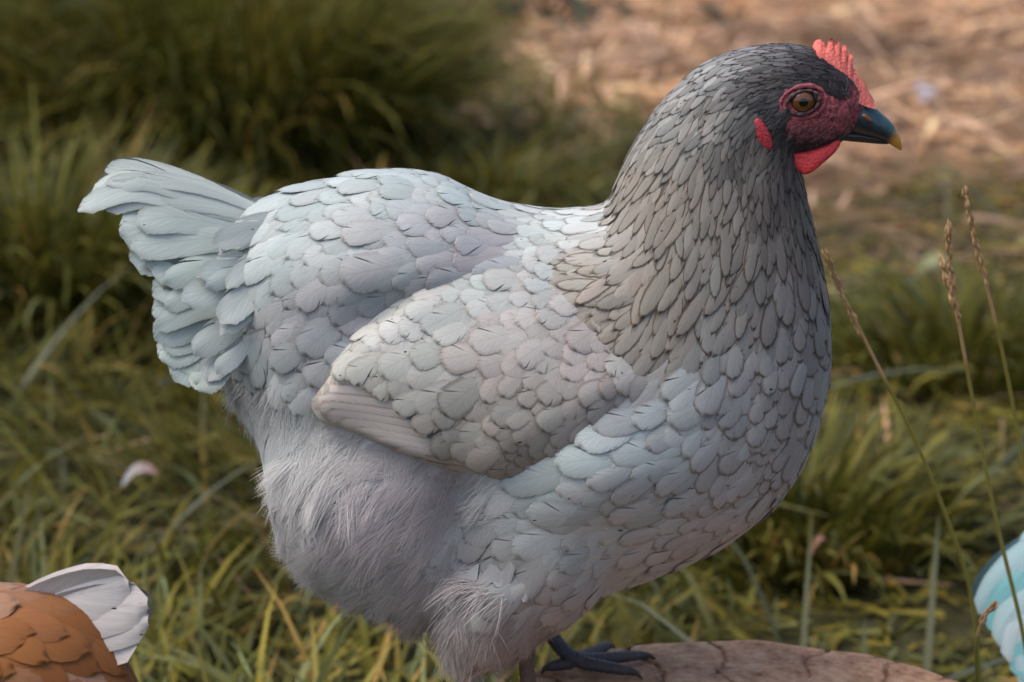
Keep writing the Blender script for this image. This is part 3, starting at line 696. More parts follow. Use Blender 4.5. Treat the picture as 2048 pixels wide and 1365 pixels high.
def build_hen(name, label, palette=None, fine=True, tail=TAIL_MAIN, pitch=0.0, n_single=300, legs_far=True, loc=None, rotz=0.0, scale=1.0):
    root = empty(name, HEN_BASE if loc is None else loc, label=label, category='hen')
    root.rotation_euler = (0, 0, rotz); root.scale = (scale,) * 3
    pal = palette or (lambda c, pp, kind: c)
    piv = at_y(1085, 1262, 0) - HEN_BASE
    R = np.array(Matrix.Rotation(pitch, 3, 'Y'))
    def loc_(V):
        V = np.asarray(V) - HEN_BASE
        return (V - piv) @ R.T + piv if pitch else V
    def part(nm, V, F, mat, parent=None, col=None, fuv=None, at_root=False, **pr):
        Vl = loc_(V); org = Vl[0] if at_root else None
        if col is not None: col = np.broadcast_to(col, (len(V), np.shape(col)[-1]))
        return mk(nm, Vl, F, mat, parent if parent is not None else root, col=col, fuv=fuv, origin=org, **pr)
    # --- body
    bp_ = near_px(BASE_V); fl = BF(bp_); bc = pal(fl[:, 4:7], bp_, 'body')
    inf = in_poly(bp_, FACE_POLY); dist = poly_dist(bp_, FACE_POLY); m_ = np.where(inf, smooth(0, 9, dist + 4), smooth(5, 0, dist) * .4)[:, None]
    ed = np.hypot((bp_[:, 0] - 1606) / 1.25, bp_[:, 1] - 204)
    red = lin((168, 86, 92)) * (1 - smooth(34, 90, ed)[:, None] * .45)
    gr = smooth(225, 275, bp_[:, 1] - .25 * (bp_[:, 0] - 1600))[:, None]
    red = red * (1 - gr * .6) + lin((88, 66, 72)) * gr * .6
    bluish = smooth(28, 8, np.hypot(bp_[:, 0] - 1735, bp_[:, 1] - 205))[:, None]
    red = red * (1 - bluish * .7) + lin((112, 96, 122)) * bluish * .7
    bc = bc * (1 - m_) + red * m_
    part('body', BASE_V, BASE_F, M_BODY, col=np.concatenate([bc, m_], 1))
    # --- legs
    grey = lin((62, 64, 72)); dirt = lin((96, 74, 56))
    for sgn, foot in ((-1, at_z(1150, 1338, STUMP_H) + np.array([-.026, -.075, 0])), (1, at_z(1150, 1345, STUMP_H))):
        foot = foot.copy(); foot[2] = HEN_BASE[2]
        lg = empty('leg', foot - HEN_BASE, root)
        top = at_y(1076, 1235, -.044) if sgn < 0 else at_y(1098, 1225, .03)
        kk = np.linspace(0, 1, 44); pts = top + (foot + np.array([0, 0, .008]) - top) * kk[:, None] + np.array([-.006, 0, 0]) * np.sin(kk * math.pi)[:, None]
        rad = np.interp(kk, [0, .3, .85, 1], [.0060, .0048, .0048, .0056]) * (1 + .055 * np.sin(kk * 92))
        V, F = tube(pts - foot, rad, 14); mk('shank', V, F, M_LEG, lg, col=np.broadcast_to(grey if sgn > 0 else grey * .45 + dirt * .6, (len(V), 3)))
        for a, ln in ((.34, .056), (.95, .046), (-.28, .044), (math.pi + .2, .022)):
            if sgn < 0: a = a - .35
            kk = np.linspace(0, 1, 40)
            hz = np.interp(kk, [0, .15, .5, .8, .92, 1], [.010, .0075, .0066, .0058, .0045, .001])
            P = np.stack([np.cos(a) * ln * kk, np.sin(a) * ln * kk, hz - 0.0005], 1)
            rad = np.interp(kk, [0, .3, .7, .82, .9, 1], [.0048, .0042, .0034, .0027, .0020, .0004]) * (1 + .06 * np.sin(kk * 80))
            V, F = tube(P, rad, 10); cc = np.repeat(np.where(kk[:, None] > .82, lin((60, 52, 46)), grey * .8 + dirt * .3), 10, axis=0)
            mk('toe', V, F, M_LEG, lg, col=cc)
    # --- comb
    base = catmull([(1628, 104), (1652, 132), (1676, 156), (1690, 184), (1718, 204), (1748, 214)], 44)
    top = np.array([(1626, 106), (1625, 92), (1632, 80), (1643, 80), (1651, 90), (1654, 96), (1657, 82), (1663, 76), (1668, 82), (1669, 92), (1671, 84), (1677, 80), (1681, 90), (1681, 102), (1685, 93), (1692, 90), (1696, 100), (1694, 114), (1699, 107), (1705, 110), (1706, 124), (1703, 136), (1710, 138), (1714, 146), (1714, 154), (1722, 158), (1729, 168), (1734, 178), (1743, 192), (1752, 208)], float)
    top = catmull(top, 44); nlev = 8; V = []
    topS = np.array([top[max(0, i - 5):i + 6].mean(0) for i in range(44)])
    for sgn in (-1, 1):
        for i in range(44):
            for l in range(nlev):
                f = l / (nlev - 1); p = base[i] * (1 - f) + (topS[i] * (1 - f * f) + top[i] * f * f) * f; q = at_y(*p)
                q[1] += sgn * MPP * (24 * (1 - f) ** 1.1 + 5.2 * math.sqrt(max(0, 1 - f ** 4)) + .5 * math.sin(i * 1.3 + l)); V.append(q)
    F = grid_faces(44, nlev); F2 = [tuple(44 * nlev + x for x in f[::-1]) for f in F]
    F = F + F2 + [(i * nlev + nlev - 1, (i + 1) * nlev + nlev - 1, 44 * nlev + (i + 1) * nlev + nlev - 1, 44 * nlev + i * nlev + nlev - 1) for i in range(43)]
    V = np.array(V); pc = project(V)
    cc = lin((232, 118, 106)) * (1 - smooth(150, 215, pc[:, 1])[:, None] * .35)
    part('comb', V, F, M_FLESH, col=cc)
    # --- face: eye, lids, lobes, wattles, beak
    for sgn in (-1, 1):
        e = hit_body(1606, 204); e[1] = sgn * abs(e[1])
        def disc(rad, bulge, y0, nr=8, nt=32):
            V = []
            for i in range(nr):
                r = rad * i / (nr - 1) + 1e-6
                for k in range(nt):
                    th = 2 * math.pi * k / nt
                    V.append([e[0] + r * math.cos(th) * 1.08, e[1] + sgn * (y0 + bulge * math.sqrt(max(0, 1 - (i / (nr - 1)) ** 2))), e[2] + r * math.sin(th) * .98])
            F = grid_faces(nr, nt, True); return np.array(V), F if sgn > 0 else [f[::-1] for f in F]
        V, F = disc(.0080, .0046, -.0022); eye = part('eye', V, F, M_SCLERA)
        V, F = disc(.0064, .0030, -.0002); part('iris', V, F, M_IRIS, eye)
        V, F = disc(.0034, .0013, .0017); part('pupil', V, F, M_PUPIL, eye)
        th = np.linspace(0, 2 * math.pi, 61)
        for rad_, rr_, cc_, ht in ((.0078, .0011, (74, 50, 52), .0010), (.0108, .0013, (140, 70, 78), -.0005)):
            up_ = np.sin(th) > 0
            P = np.stack([e[0] + (1.20 - .0 * th) * rad_ * np.cos(th) + .0008 * np.sin(th), e[1] + sgn * (ht + .0004 * np.cos(th * 2)), e[2] + np.where(up_, .84, .93) * rad_ * np.sin(th) + .0010 * np.cos(th)], 1)
            V, F = tube(P, np.full(61, rr_) * (1 + .25 * np.sin(th * 3 + rad_ * 900) + .2 * np.sin(th * 11)), 10, False); part('eyelid', V, F, M_FLESH, eye, col=lin(cc_))
        yl = hit_body(1518, 256); 
        V, F = inflate([(1500, 226), (1510, 222), (1524, 236), (1535, 258), (1537, 284), (1524, 284), (1506, 262)], -abs(yl[1]) + .0006, .0024)
        if sgn > 0: V[:, 1] *= -1; F = [f[::-1] for f in F]
        part('earlobe', V, F, M_FLESH, col=lin((172, 54, 62)))
        V, F = inflate([(1578, 300), (1584, 322), (1600, 339), (1618, 336), (1642, 318), (1664, 300), (1677, 282), (1672, 272), (1650, 284), (1612, 296)], -.0105, .0032, tilt=.25)
        if sgn > 0: V[:, 1] *= -1; F = [f[::-1] for f in F]
        part('wattle', V, F, M_FLESH, col=lin((206, 62, 66)))
    V, F = rings_pair([(1716, 188), (1742, 208), (1759, 223), (1778, 240), (1794, 261), (1802, 282), (1804, 299)], [(1674, 257), (1690, 265), (1716, 272), (1748, 278), (1772, 285), (1790, 295), (1801, 302)], [29, 28, 25, 19, 12.5, 6.5, 1], 26, 20)
    pc = project(V); k = smooth(1720, 1765, pc[:, 0])[:, None]; tp = smooth(1775, 1797, pc[:, 0] + .55 * (pc[:, 1] - 275))[:, None]
    tb = smooth(255, 240, pc[:, 1] - .55 * (pc[:, 0] - 1740))[:, None]  # teal highlight along the top of the beak, painted into its colour
    cc = (lin((34, 40, 46)) * (1 - tb) + lin((50, 76, 84)) * tb) * (1 - tp) + lin((196, 140, 62)) * tp
    bk = part('beak', V, F, M_BEAK, col=cc)
    V, F = rings_pair([(1650, 255), (1690, 258), (1722, 262), (1752, 270), (1778, 280)], [(1652, 276), (1692, 282), (1722, 285), (1752, 288), (1776, 289)], [24, 20, 14, 9, 2], 18, 16)
    part('lower_beak', V, F, M_BEAK, bk, col=lin((44, 42, 46)))
    for sgn in (-1, 1):
        V, F = inflate([(1718, 226), (1726, 222), (1738, 232), (1741, 240), (1730, 238)], -.0070, .0020)
        if sgn > 0: V[:, 1] *= -1; F = [f[::-1] for f in F]
        part('nostril', V, F, M_BEAK, bk, col=lin((120, 72, 40)))
    # --- feathers
    items = []     # (V, U, col, lace, exposed px area, group, near)
    sc = 1.0 if fine else 1.35
    def flow3(f2, nrm):
        f = np.array([f2[0], 0, -f2[1]]); f = f - nrm * (f @ nrm); l = np.linalg.norm(f)
        if l < .15: f = f + np.array([-.3, 0, -.3]); f = f - nrm * (f @ nrm); l = np.linalg.norm(f)
        return f / l
    def body_mask(pp, cen):
        w = np.ones(len(pp))
        w[in_poly(pp, WING_POLY) & (poly_dist(pp, WING_POLY) > 42) & (front_depth(pp) > 45)] = 0
        w[in_poly(pp, FACE_POLY) & (poly_dist(pp, FACE_POLY) > 3)] = 0
        fd_ = np.where(in_poly(pp, FLUFF_POLY), poly_dist(pp, FLUFF_POLY), -1); w = np.where(fd_ > 0, w * smooth(75, 15, fd_), w)
        w[(pp[:, 0] > 1690) & (pp[:, 1] < 300)] = 0
        w[in_poly(pp, [(1624, 60), (1632, 104), (1656, 136), (1684, 160), (1692, 186), (1760, 215), (1760, 60)])] = 0
        w[pp[:, 1] > 1330] = 0
        w[in_poly(pp, [(1496, 226), (1512, 216), (1530, 232), (1542, 258), (1543, 292), (1520, 292), (1500, 264)])] = 0
        if not fine: w[(cen[:, 2] < .30)] *= .6
        return w
    S = even_seeds(BASE_V, BASE_F, BF, sc, body_mask, 60000 if fine else 16000)
    pp = near_px(S); fv = BF(pp)
    for k in range(len(S)):
        h = BASE_BVH.find_nearest(Vector(S[k])); nrm = np.array(h[1]); q = np.array(h[0])
        f2 = fv[k, :2] + rng.normal(0, .15, 2); sp = fv[k, 2] * MPP * sc * .82 * random.uniform(.82, 1.2); el = fv[k, 3]
        f = flow3(f2, nrm); L = sp * (1.55 * el + .45); W = sp * (.86 - .125 * el) * (1 - .12 * min(1, max(0, (el - 1.7) / .5))) * random.uniform(.9, 1.12)
        sl = float(np.clip((el - 1.3) / .6, 0, 1))
        small = min(1, sp / .012)
        V, U = feather_on(BASE_BVH, q, f, nrm, L, W, .0006 * small + random.random() * .0005, .0030 * small * (1.0 if pp[k, 0] < 1000 and pp[k, 1] < 800 else .62) * random.choice((.55, .7, .8, .95, 1.6)) * (1 + 1.1 * math.exp(-((pp[k, 0] - 1170) / 150) ** 2 - ((pp[k, 1] - 880) / 110) ** 2)), .14 * random.uniform(.6, 1.3), sl)
        vv = .13 + .45 * max(0, 1 - sp / .0075); c = pal(fv[k:k + 1, 4:7], pp[k:k + 1], 'body')[0] * math.exp(random.uniform(-vv, vv * 1.1)) * tint()
        if in_poly(pp[k:k + 1], FLUFF_POLY)[0]: c = np.minimum(c * 1.2, .8)
        items.append((V, U, c, (fv[k, 7] * (1 if pp[k, 1] < 720 and pp[k, 0] > 1080 else .8) * random.uniform(.7, 1.15)) if fine else 0, sp * sp, 'plumage', q[1] < 0, k))
    # wing coverts, both sides
    wing_cut = lambda p_, cen: (in_poly(p_, COVERT_POLY) & in_poly(p_, WING_POLY) & (front_depth(p_) > -25)).astype(float) + 1e-9
    S = even_seeds(WING_V, WING_F, WF, sc, wing_cut, 14000)
    pp = near_px(S); fv = WF(pp)
    for k in range(len(S)):
        h = WING_BVH.find_nearest(Vector(S[k])); nrm = np.array(h[1]); q = np.array(h[0])
        if nrm[1] > 0: nrm = -nrm
        f2 = fv[k, :2] + rng.normal(0, .15, 2); sp = fv[k, 2] * MPP * sc * .82 * random.uniform(.82, 1.2); el = fv[k, 3]
        f = flow3(f2, nrm); L = sp * (1.55 * el + .4); W = sp * (.88 - .12 * el) * random.uniform(.92, 1.15)
        V, U = feather_on(WING_BVH, q, f, nrm, L, W, 0.0022 + random.random() * .0005, .0019 * random.choice((.5, .65, .8, 1.0, 1.6)), .10, 0.05)
        c = pal(fv[k:k + 1, 4:7], pp[k:k + 1], 'wing')[0] * random.uniform(.88, 1.12) * tint()
        items.append((V, U, c, fv[k, 7] * random.uniform(.45, 1.0), sp * sp, 'wing', True, k)); Vm = V.copy(); Vm[:, 1] *= -1; items.append((Vm, U, c, fv[k, 7], sp * sp, 'wing_far', False, k))
    # flight feathers: long, stacked, their tips along the wing's lower rear rim
    tips = catmull([(655, 742), (630, 776), (624, 806), (650, 832), (705, 862), (770, 895), (850, 930), (930, 958), (1015, 978)], 15)
    for k, tp_ in enumerate(tips):
        a = math.radians(-4 - 16 * min(1, k / 8)); ln = 190
        rt = tp_ + np.array([math.cos(a), -math.sin(a)]) * ln * 0 + np.array([ln * math.cos(a), ln * math.sin(-a) * -1.0 * 0 + (6 + 30 * min(1, k / 7))])
        n_ = 12; V = []; U = []
        dirp = (tp_ - rt) / np.linalg.norm(tp_ - rt); prp = np.array([-dirp[1], dirp[0]])
        for i, t in enumerate(np.linspace(0, 1, n_)):
            w_ = 20 * np.interp(t, [0, .5, .85, .95, 1], [.8, 1, .95, .7, .3])
            for s in COLS:
                p = rt + (tp_ - rt) * t + prp * s * w_; q = hit_wing(*p)
                q = q + np.array([0, -1, 0]) * (.0017 - .00008 * k + .0007 * (-s * np.sign(prp[1])) - .0006 * s * s)
                V.append(q); U.append((s, t))
        V = np.array(V); U = np.array(U); c = pal(lin([(188, 180, 174)]) * (1 - .02 * k), np.array([tp_]), 'flight')[0]
        items.append((V, U, c, .5, .02, 'wing', True, -1)); Vm = V.copy(); Vm[:, 1] *= -1; items.append((Vm, U, c, .5, .02, 'wing_far', False, -1))
    # tail
    tail2 = list(tail)
    if fine:
        for q in range(len(tail)):
            a_, b_ = tail[q], tail[min(q + 1, len(tail) - 1)]; u_ = random.uniform(.3, .7)
            tail2.append(([tuple(np.array(x1) * u_ + np.array(x2) * (1 - u_) + np.array([random.uniform(0, 26), random.uniform(-8, 8)])) for x1, x2 in zip(a_[0], b_[0])], (a_[1] + b_[1]) * .34, (a_[2] + b_[2]) * .5 + random.uniform(-.003, .002), a_[3]))
    for (cl, hw, yo, cc) in tail2:
        P = catmull([at_y(*p, 0) for p in cl], 12)
        for sgn in (-1, 1):
            Q = P.copy(); Q[:, 1] = -sgn * yo * np.linspace(.75, 1.25, 12) * (1 if sgn > 0 else 1)
            Q[:, 1] = yo * np.linspace(.35, 1.2, 12) if sgn < 0 else -yo * np.linspace(.35, 1.2, 12)
            d = Q[-1] - Q[0]; side = np.cross(d, [0, 1, 0]); side = side / np.linalg.norm(side) + np.array([0, -.35 * (1 if sgn < 0 else -1) * np.sign(side[2]) * -1, 0])
            V, U, F_ = strip_feather(Q, side, hw * MPP * 1.12, cup=.05, nrm=np.array([0, sgn, .2]), wav=.07)
            c = pal(lin([cc]), np.array([cl[-1]]), 'tail')[0] * random.uniform(.9, 1.03) * (np.array([.86, .85, .77]) if fine else 1)
            if fine and cl[-1] in ((268, 500), (315, 530)):        # worn, dirty vane edge
                st_ = ((U[:, 0] * np.sign(side[2]) < -.5) & (U[:, 1] > .45) & (U[:, 1] < .95) & (rng.random(len(U)) < .7))[:, None]
                c = np.where(st_, c * .22, c)
            items.append((V, U, c, .18, .03 if sgn < 0 else .001, 'tail', sgn < 0, -2))
    wing_n = part('wing', WING_V, WING_F, M_BODY, col=pal(WF(near_px(WING_V))[:, 4:7], near_px(WING_V), 'wing') * .85)
    Vm = WING_V.copy(); Vm[:, 1] *= -1
    wing_f = part('wing', Vm, [f[::-1] for f in WING_F], M_BODY, col=pal(WF(near_px(WING_V))[:, 4:7], near_px(WING_V), 'wing') * .85)
    tl_ = empty('tail', loc_(at_y(520, 500)[None])[0], root)
    order = sorted(range(len(items)), key=lambda i: -items[i][4] * (1 if items[i][6] else 0))
    single = set(order[:n_single]) if n_single else set()
    accs = {}
    for i, (V, U, c, lace, ar, grp, near, k) in enumerate(items):
        F_ = FE_F if len(V) == 35 else grid_faces(len(V) // 5, 5) if k == -1 else grid_faces(len(V) // 6, 6)
        U3 = np.concatenate([U, np.full((len(U), 1), lace)], 1)
        if i in single:
            par = {'wing': wing_n, 'wing_far': wing_f, 'tail': tl_}.get(grp)
            o = part('feather', V, F_, M_FEATHER, None, col=c, fuv=U3, at_root=True)
            if par is not None:
                o.parent = par; o.location = o.location - par.location
        else:
            accs.setdefault(grp, Acc()).add(V, F_, c, U3)
    for g, A in accs.items():
        V, F_, C, U = A.get()
        par = {'wing': wing_n, 'wing_far': wing_f, 'tail': tl_}.get(g)
        o = part('plumage' if par is None else 'feathers', V, F_, M_FEATHER if fine else M_FEATHER_SOFT, None, col=C, fuv=U, kind='stuff')
        if par is not None: o.parent = par; o.location = -par.location
    # --- loose barb ends that fray the feather rims
    if fine:
        BV = []; BC = []; rim = [20, 25, 30, 31, 32, 33, 34, 29, 24]
        for (V, U, c, lace, ar, grp, near, k) in items:
            if len(V) != 35: continue
            nst = 11; u = rng.random(nst) * (len(rim) - 1.001); i0 = u.astype(int); fr_ = (u - i0)[:, None]; ri = np.array(rim)
            p = V[ri[i0]] * (1 - fr_) + V[ri[i0 + 1]] * fr_; ax = V[32] - V[12]; la = np.linalg.norm(ax) + 1e-9; ax = ax / la
            d = (p - V[17]); d /= np.linalg.norm(d, axis=1)[:, None] + 1e-9; d = d * .6 + ax * .7 + rng.normal(0, .18, (nst, 3))
            sd_ = np.cross(d, rng.normal(0, 1, (nst, 3))); sd_ /= np.linalg.norm(sd_, axis=1)[:, None] + 1e-9
            ln = (rng.uniform(.06, .26, nst) * min(la, .02))[:, None]; wd = rng.uniform(.00007, .00015, nst)[:, None]; p = p - d * ln * .5
            BV.append(np.stack([p + sd_ * wd, p - sd_ * wd, p + d * ln * 1.5 + sd_ * wd * .25, p + d * ln * 1.5 - sd_ * wd * .25], 1).reshape(-1, 3))
            cm = c if np.ndim(c) == 1 else c.mean(0); BC.append(np.repeat(cm[None] * (1 - .45 * min(1, lace)) * rng.uniform(.85, 1.25, (nst, 1)), 4, axis=0))
        BV = np.concatenate(BV); nq = len(BV) // 4
        part('barbs', BV, np.array([[0, 1, 3, 2]]) + (np.arange(nq) * 4)[:, None], M_FLUFF, col=np.clip(np.concatenate(BC), 0, 1), kind='stuff')
    # --- bristles on the bare face, round the comb and under the beak
    nbr = 1000
    P, Nn, _ = sample_mesh(BASE_V, BASE_F, nbr, lambda cen: (lambda p_: ((in_poly(p_, FACE_POLY) | (poly_dist(p_, FACE_POLY) < 12)) & (np.hypot((p_[:, 0] - 1606) / 1.2, p_[:, 1] - 204) > 36)) * (.25 + 1.2 * smooth(235, 275, p_[:, 1]) + 1.6 * smooth(30, 8, np.hypot(p_[:, 0] - 1684, p_[:, 1] - 178))) + 1e-9)(near_px(cen)))
    D = np.stack([np.full(nbr, -.85), np.zeros(nbr), rng.normal(-.25, .3, nbr)], 1) + Nn * .55 + rng.normal(0, .2, (nbr, 3)); D /= np.linalg.norm(D, axis=1)[:, None]
    pp = near_px(P); up_ = (np.hypot(pp[:, 0] - 1690, pp[:, 1] - 185) < 40)[:, None]
    D = np.where(up_, np.array([-.35, 0, .85]) + Nn * .4 + rng.normal(0, .18, (nbr, 3)), D)
    ln = (rng.uniform(.0018, .0042, nbr) * np.where(up_[:, 0], 1.9, 1.0))[:, None]; sd_ = np.cross(D, Nn + 1e-3); sd_ /= np.linalg.norm(sd_, axis=1)[:, None] + 1e-9
    wd = rng.uniform(.00013, .00024, nbr)[:, None]
    V = np.stack([P + sd_ * wd, P - sd_ * wd, P + D * ln + sd_ * wd * .2, P + D * ln - sd_ * wd * .2], 1).reshape(-1, 3)
    F_ = np.array([[0, 1, 3, 2]]) + (np.arange(nbr) * 4)[:, None]
    cc = np.where(rng.random((nbr, 1)) < .3, lin((150, 140, 148)), lin((52, 46, 50))) * rng.uniform(.7, 1.2, (nbr, 1))
    part('bristles', V, F_, M_FLUFF, col=np.repeat(cc, 4, axis=0), kind='stuff')
    # --- down
    nst = 62000 if fine else 7000
    def fmask(cen):
        p_ = near_px(cen); return np.where(in_poly(p_, FLUFF_POLY), 1.0, .8 * smooth(55, 5, poly_dist(p_, FLUFF_POLY))) + 1e-9
    P, Nn, _ = sample_mesh(BASE_V, BASE_F, nst, fmask)
    ncl = 900; kd = KDTree(ncl); idx = rng.choice(nst, ncl, replace=False)
    for a, i in enumerate(idx): kd.insert(P[i], a)
    kd.balance(); lab = np.array([kd.find(p)[1] for p in P])
    pp = near_px(P); fv = BF(pp)
    cj = rng.normal(0, .30, (ncl, 3)); D = np.stack([fv[:, 0], np.zeros(nst), -fv[:, 1]], 1) + cj[lab] + rng.normal(0, .12, (nst, 3))
    D = D - Nn * (D * Nn).sum(1)[:, None]; D /= np.linalg.norm(D, axis=1)[:, None] + 1e-9
    ln = rng.uniform(.010, .024, nst)[:, None] * (1 + .25 * rng.normal(0, 1, (ncl, 1))[lab])
    ln = np.clip(ln, .006, .034)
    cen = P[idx][lab]
    sd_ = np.cross(D, Nn) ; sd_ /= np.linalg.norm(sd_, axis=1)[:, None] + 1e-9
    pts = []
    for t in (0, .35, .7, 1.0):
        conv = (cen - P) * (.28 * t * t)
        sag = np.array([0, 0, -1]) * (t * t * .16)
        pts.append(P + conv + ln * (D * t + Nn * (.20 * t - .12 * t * t) + sag) - Nn * .001)
    if fine:                                             # keep every strand above the skin where the body is hollow
        for q_, t in ((1, .35), (2, .7), (3, 1.0)):
            for i in range(nst):
                h = BASE_BVH.find_nearest(Vector(pts[q_][i])); n_ = np.array(h[1]); d_ = (pts[q_][i] - np.array(h[0])) @ n_; w_ = .0004 + .0022 * t
                if d_ < w_: pts[q_][i] += n_ * (w_ - d_)
    wd = rng.uniform(.00014, .00030, nst)
    V = np.stack([np.stack([pts[i] + sd_ * (wd * w_)[:, None], pts[i] - sd_ * (wd * w_)[:, None]], 1) for i, w_ in enumerate((1, .9, .6, .12))], 1).reshape(-1, 3)
    f = np.array([[0, 1, 3, 2], [2, 3, 5, 4], [4, 5, 7, 6]]); F_ = (f[None] + (np.arange(nst) * 8)[:, None, None]).reshape(-1, 4)
    cc = np.minimum(pal(fv[:, 4:7], pp, 'fluff') * np.array([1.78, 1.66, 1.66]), .86) * rng.uniform(.86, 1.12, (nst, 1)) * rng.uniform(.92, 1.08, (ncl, 1))[lab]
    part('down', V, F_, M_FLUFF, col=np.repeat(np.clip(cc, 0, 1), 8, axis=0), kind='stuff')
    return root

build_hen('hen', 'pale lavender grey hen with small red comb standing on the stump')

# ------------------------------------------------------------------ the two other hens
def brown(c, pp, kind):
    g = c.mean(1, keepdims=True) / .4
    if kind == 'tail': return np.repeat([[.60, .55, .52]], len(c), 0)
    o = np.array([.24, .085, .022]) * (.6 + .45 * g)
    pale = smooth(.3, .95, np.sin(pp[:, 0] * .03) * np.sin(pp[:, 1] * .041 + 1))[:, None] * (pp[:, 0:1] < 800)
    return o * (1 - pale) + np.array([.34, .19, .12]) * pale
def bluish(c, pp, kind):
    if kind == 'tail': return np.array([[[.45, .62, .64], [.24, .54, .56], [.56, .68, .70], [.26, .35, .39], [.42, .60, .63]][random.randrange(5)]])
    return np.clip(c * np.array([.80, 1.08, 1.12]), 0, .8)
def other_hen(label, palette, tail, pitch, tip_px, tip_own, y, rotz):
    piv = at_y(1085, 1262, 0) - HEN_BASE; R_ = np.array(Matrix.Rotation(pitch, 3, 'Y')); Z_ = np.array(Matrix.Rotation(rotz, 3, 'Z'))
    t = Z_ @ (R_ @ (at_y(*tip_own) - HEN_BASE - piv) + piv); goal = at_y(*tip_px, y); sc_ = goal[2] / t[2]
    build_hen('hen', label, palette, False, tail, pitch, 0, loc=(goal[0] - t[0] * sc_, y - t[1] * sc_, 0), rotz=rotz, scale=sc_)
TAIL_DROOP = [([(560, 430 + 18 * k), (470, 450 + 26 * k), (400, 480 + 30 * k), (330 + 8 * k, 530 + 34 * k)], 30, -.010 - .004 * k, (200, 210, 214)) for k in range(7)]
other_hen('orange brown hen with blunt white tail, at the lower left corner', brown, TAIL_BLUNT, math.radians(20), (298, 1200), (322, 500), -.17, math.pi)
other_hen('pale turquoise grey hen cut off by the lower right edge', bluish, TAIL_DROOP, math.radians(-24), (1985, 1270), (340, 600), .22, 0.0)

# ------------------------------------------------------------------ tall dry stalks
def stalk(pts_px, y, label, fork=None):
    P = catmull([at_y(px, py, y + .012 * i) for i, (px, py) in enumerate(pts_px)], 40)
    foot = P[-1].copy()
    if foot[2] > 0.0:
        d = P[-1] - P[-6]; d /= np.linalg.norm(d); k = (foot[2] + .01) / max(-d[2], .2)
        ext = [P[-1] + np.array([d[0] * .7, d[1] * .5, d[2]]) * k * u for u in (.33, .66, 1.0)]; P = np.concatenate([P, ext]); P[-1][2] = -.01
    base = P[-1].copy(); rt = empty('grass_stalk', base, label=label, category='grass stalk', group='tall dry grass stalks beside the stump')
    t = np.linspace(0, 1, len(P)); V, F = tube(P - base, np.interp(t, [0, .3, 1], [.0006, .0012, .0016]), 7)
    cc = np.repeat(np.where(t[:, None] < .35, lin((200, 165, 115)), lin((150, 140, 66))), 7, axis=0)
    mk('stem', V, F, M_STRAW, rt, col=cc)
    A = Acc()
    def spike(Q):
        for i in range(len(Q) - 1):
            for j in range(3):
                tan = Q[i + 1] - Q[i]; tan /= np.linalg.norm(tan); p = Q[i] + (Q[i + 1] - Q[i]) * random.random()
                o = rng.normal(0, 1, 3); o -= tan * (o @ tan); o /= np.linalg.norm(o)
                ln = random.uniform(.006, .010); c_ = [p + o * .0008, p + o * .0018 - tan * ln * .5, p + o * .0012 - tan * ln]
                v, f = tube(np.array(c_), [.0004, .0009, .0002], 5); A.add(v, f, lin((206, 168, 124)) * random.uniform(.8, 1.15))
    Q = P[:int(len(P) * .30)][::-1]; spike(Q[::-1][:len(Q)])
    if fork is not None:
        B = catmull([at_y(px, py, y + .02) for px, py in fork], 12); v, f = tube(B - 0, np.linspace(.0006, .001, 12), 6); A.add(v, f, lin((196, 164, 116))); spike(B[:9])
    V, F, C, _ = A.get(); mk('seed_head', V - base, F, M_STRAW, rt, col=C)
stalk([(1655, 518), (1690, 600), (1752, 725), (1830, 880), (1895, 1040), (1940, 1180), (1958, 1340)], .10, 'tall dry stalk leaning closest to the pale hen\'s breast')
stalk([(1897, 462), (1904, 560), (1925, 690), (1955, 850), (1992, 1040), (2040, 1240), (2062, 1365)], .06, 'tall dry stalk with a forked tip, between two others', fork=[(1886, 530), (1896, 570), (1908, 610), (1918, 650)])
stalk([(1932, 392), (1955, 500), (1985, 620), (2012, 740), (2038, 880), (2070, 1080), (2095, 1300)], .08, 'tallest dry stalk, nearest the right edge of the picture')
stalk([(1985, 1215), (1962, 1250), (1952, 1300), (1955, 1365), (1957, 1420)], .05, 'short curled dry stalk beside the turquoise hen')

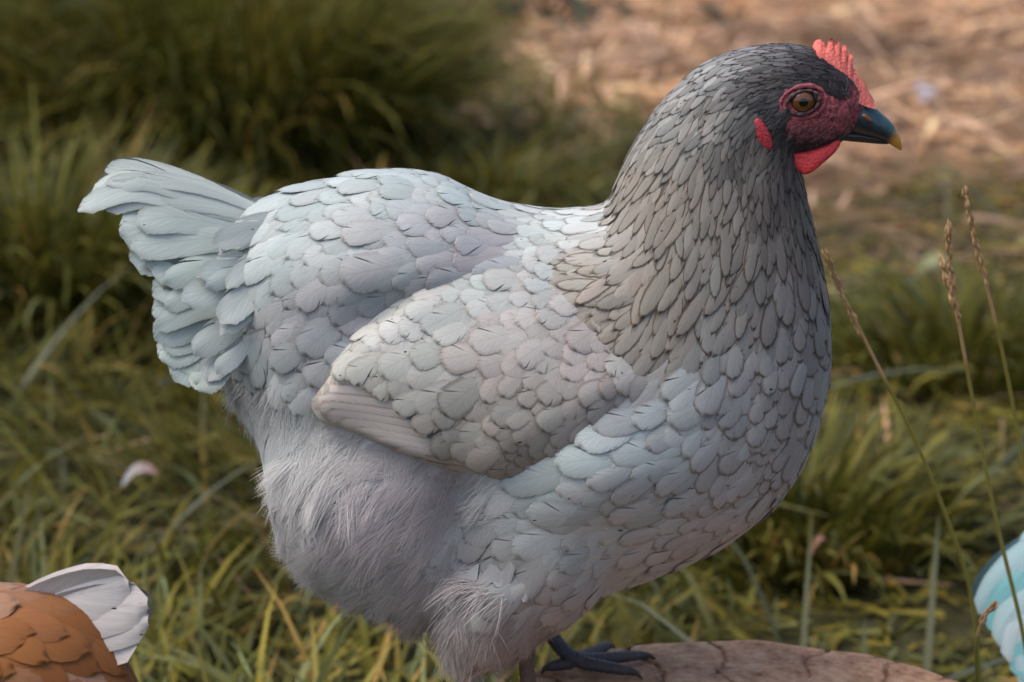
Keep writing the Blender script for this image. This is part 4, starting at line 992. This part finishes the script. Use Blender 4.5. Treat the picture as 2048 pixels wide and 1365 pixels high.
# ------------------------------------------------------------------ fallen feathers, weed and loose straws
def fallen(px, py, ln, hw, ang, cols, label, z=.05):
    c = at_z(px, py, z); d = np.array([math.cos(ang), math.sin(ang), .25]); kk = np.linspace(-.5, .5, 10)
    P = c + kk[:, None] * d * ln + np.array([0, 0, 1]) * (.012 * (1 - (2 * kk) ** 2))[:, None]
    V, U, F = strip_feather(P, np.array([-math.sin(ang), math.cos(ang), .4]), hw, cup=.25)
    t = U[:, 1:2]; cc = lin(cols[0]) * (1 - t) + lin(cols[1]) * t
    rt = mk('fallen_feather', V, F, M_FEATHER, None, col=cc, fuv=np.concatenate([U, np.full((len(U), 1), .1)], 1), origin=c, label=label, category='feather', group='moulted feathers on the grass')
fallen(280, 962, .032, .008, .3, ((138, 148, 152), (168, 130, 122)), 'pink and white feather lying on the grass left of the belly', .075)
fallen(1850, 190, .06, .022, 1.3, ((176, 170, 182), (186, 182, 192)), 'white feather lying on the straw to the right of the beak', .03)
fallen(1640, 1102, .018, .004, .5, ((120, 84, 66), (134, 96, 78)), 'small pinkish feather in grass right of the pale hen\'s breast', .075)
fallen(1868, 540, .05, .014, .5, ((130, 134, 92), (146, 146, 108)), 'small yellowish feather in grass left of the tallest stalk', .05)
def weed():
    c = at_z(1090, 60, 0); rt = empty('weed_plant', c, label='dark broad-leaved weed at the top edge behind the pale hen', category='weed')
    for i in range(70):
        a = random.uniform(0, 6.28); e = random.uniform(.2, 1.3); r = random.uniform(.05, .34)
        tip = np.array([math.cos(a) * math.cos(e) * r * 1.6, math.sin(a) * math.cos(e) * r, math.sin(e) * r * .9 + .02])
        d = np.array([math.cos(a), math.sin(a), random.uniform(-.5, .3)]); d /= np.linalg.norm(d); ln = random.uniform(.05, .10)
        kk = np.linspace(0, 1, 8); P = tip + kk[:, None] * d * ln + np.array([0, 0, -1]) * (.02 * kk ** 2)[:, None]
        V, U, F = strip_feather(P, np.cross(d, [0, 0, 1]), ln * .28, prof=[.15, .7, 1, .8, .45, .2, .05], cup=-.2)
        col = np.array([.05, .062, .035]) * random.uniform(.6, 1.5) if random.random() > .15 else np.array([.10, .14, .11])
        mk('leaf', V, F, M_GRASS, rt, col=np.broadcast_to(col, (len(V), 3)))
        if i % 3 == 0:
            V, F = tube(np.array([[0, 0, 0], tip * .5 + [0, 0, .02], tip]), [.003, .0025, .001], 6); mk('stem', V, F, M_GRASS, rt, col=np.broadcast_to(np.array([.06, .06, .03]), (len(V), 3)))
weed()
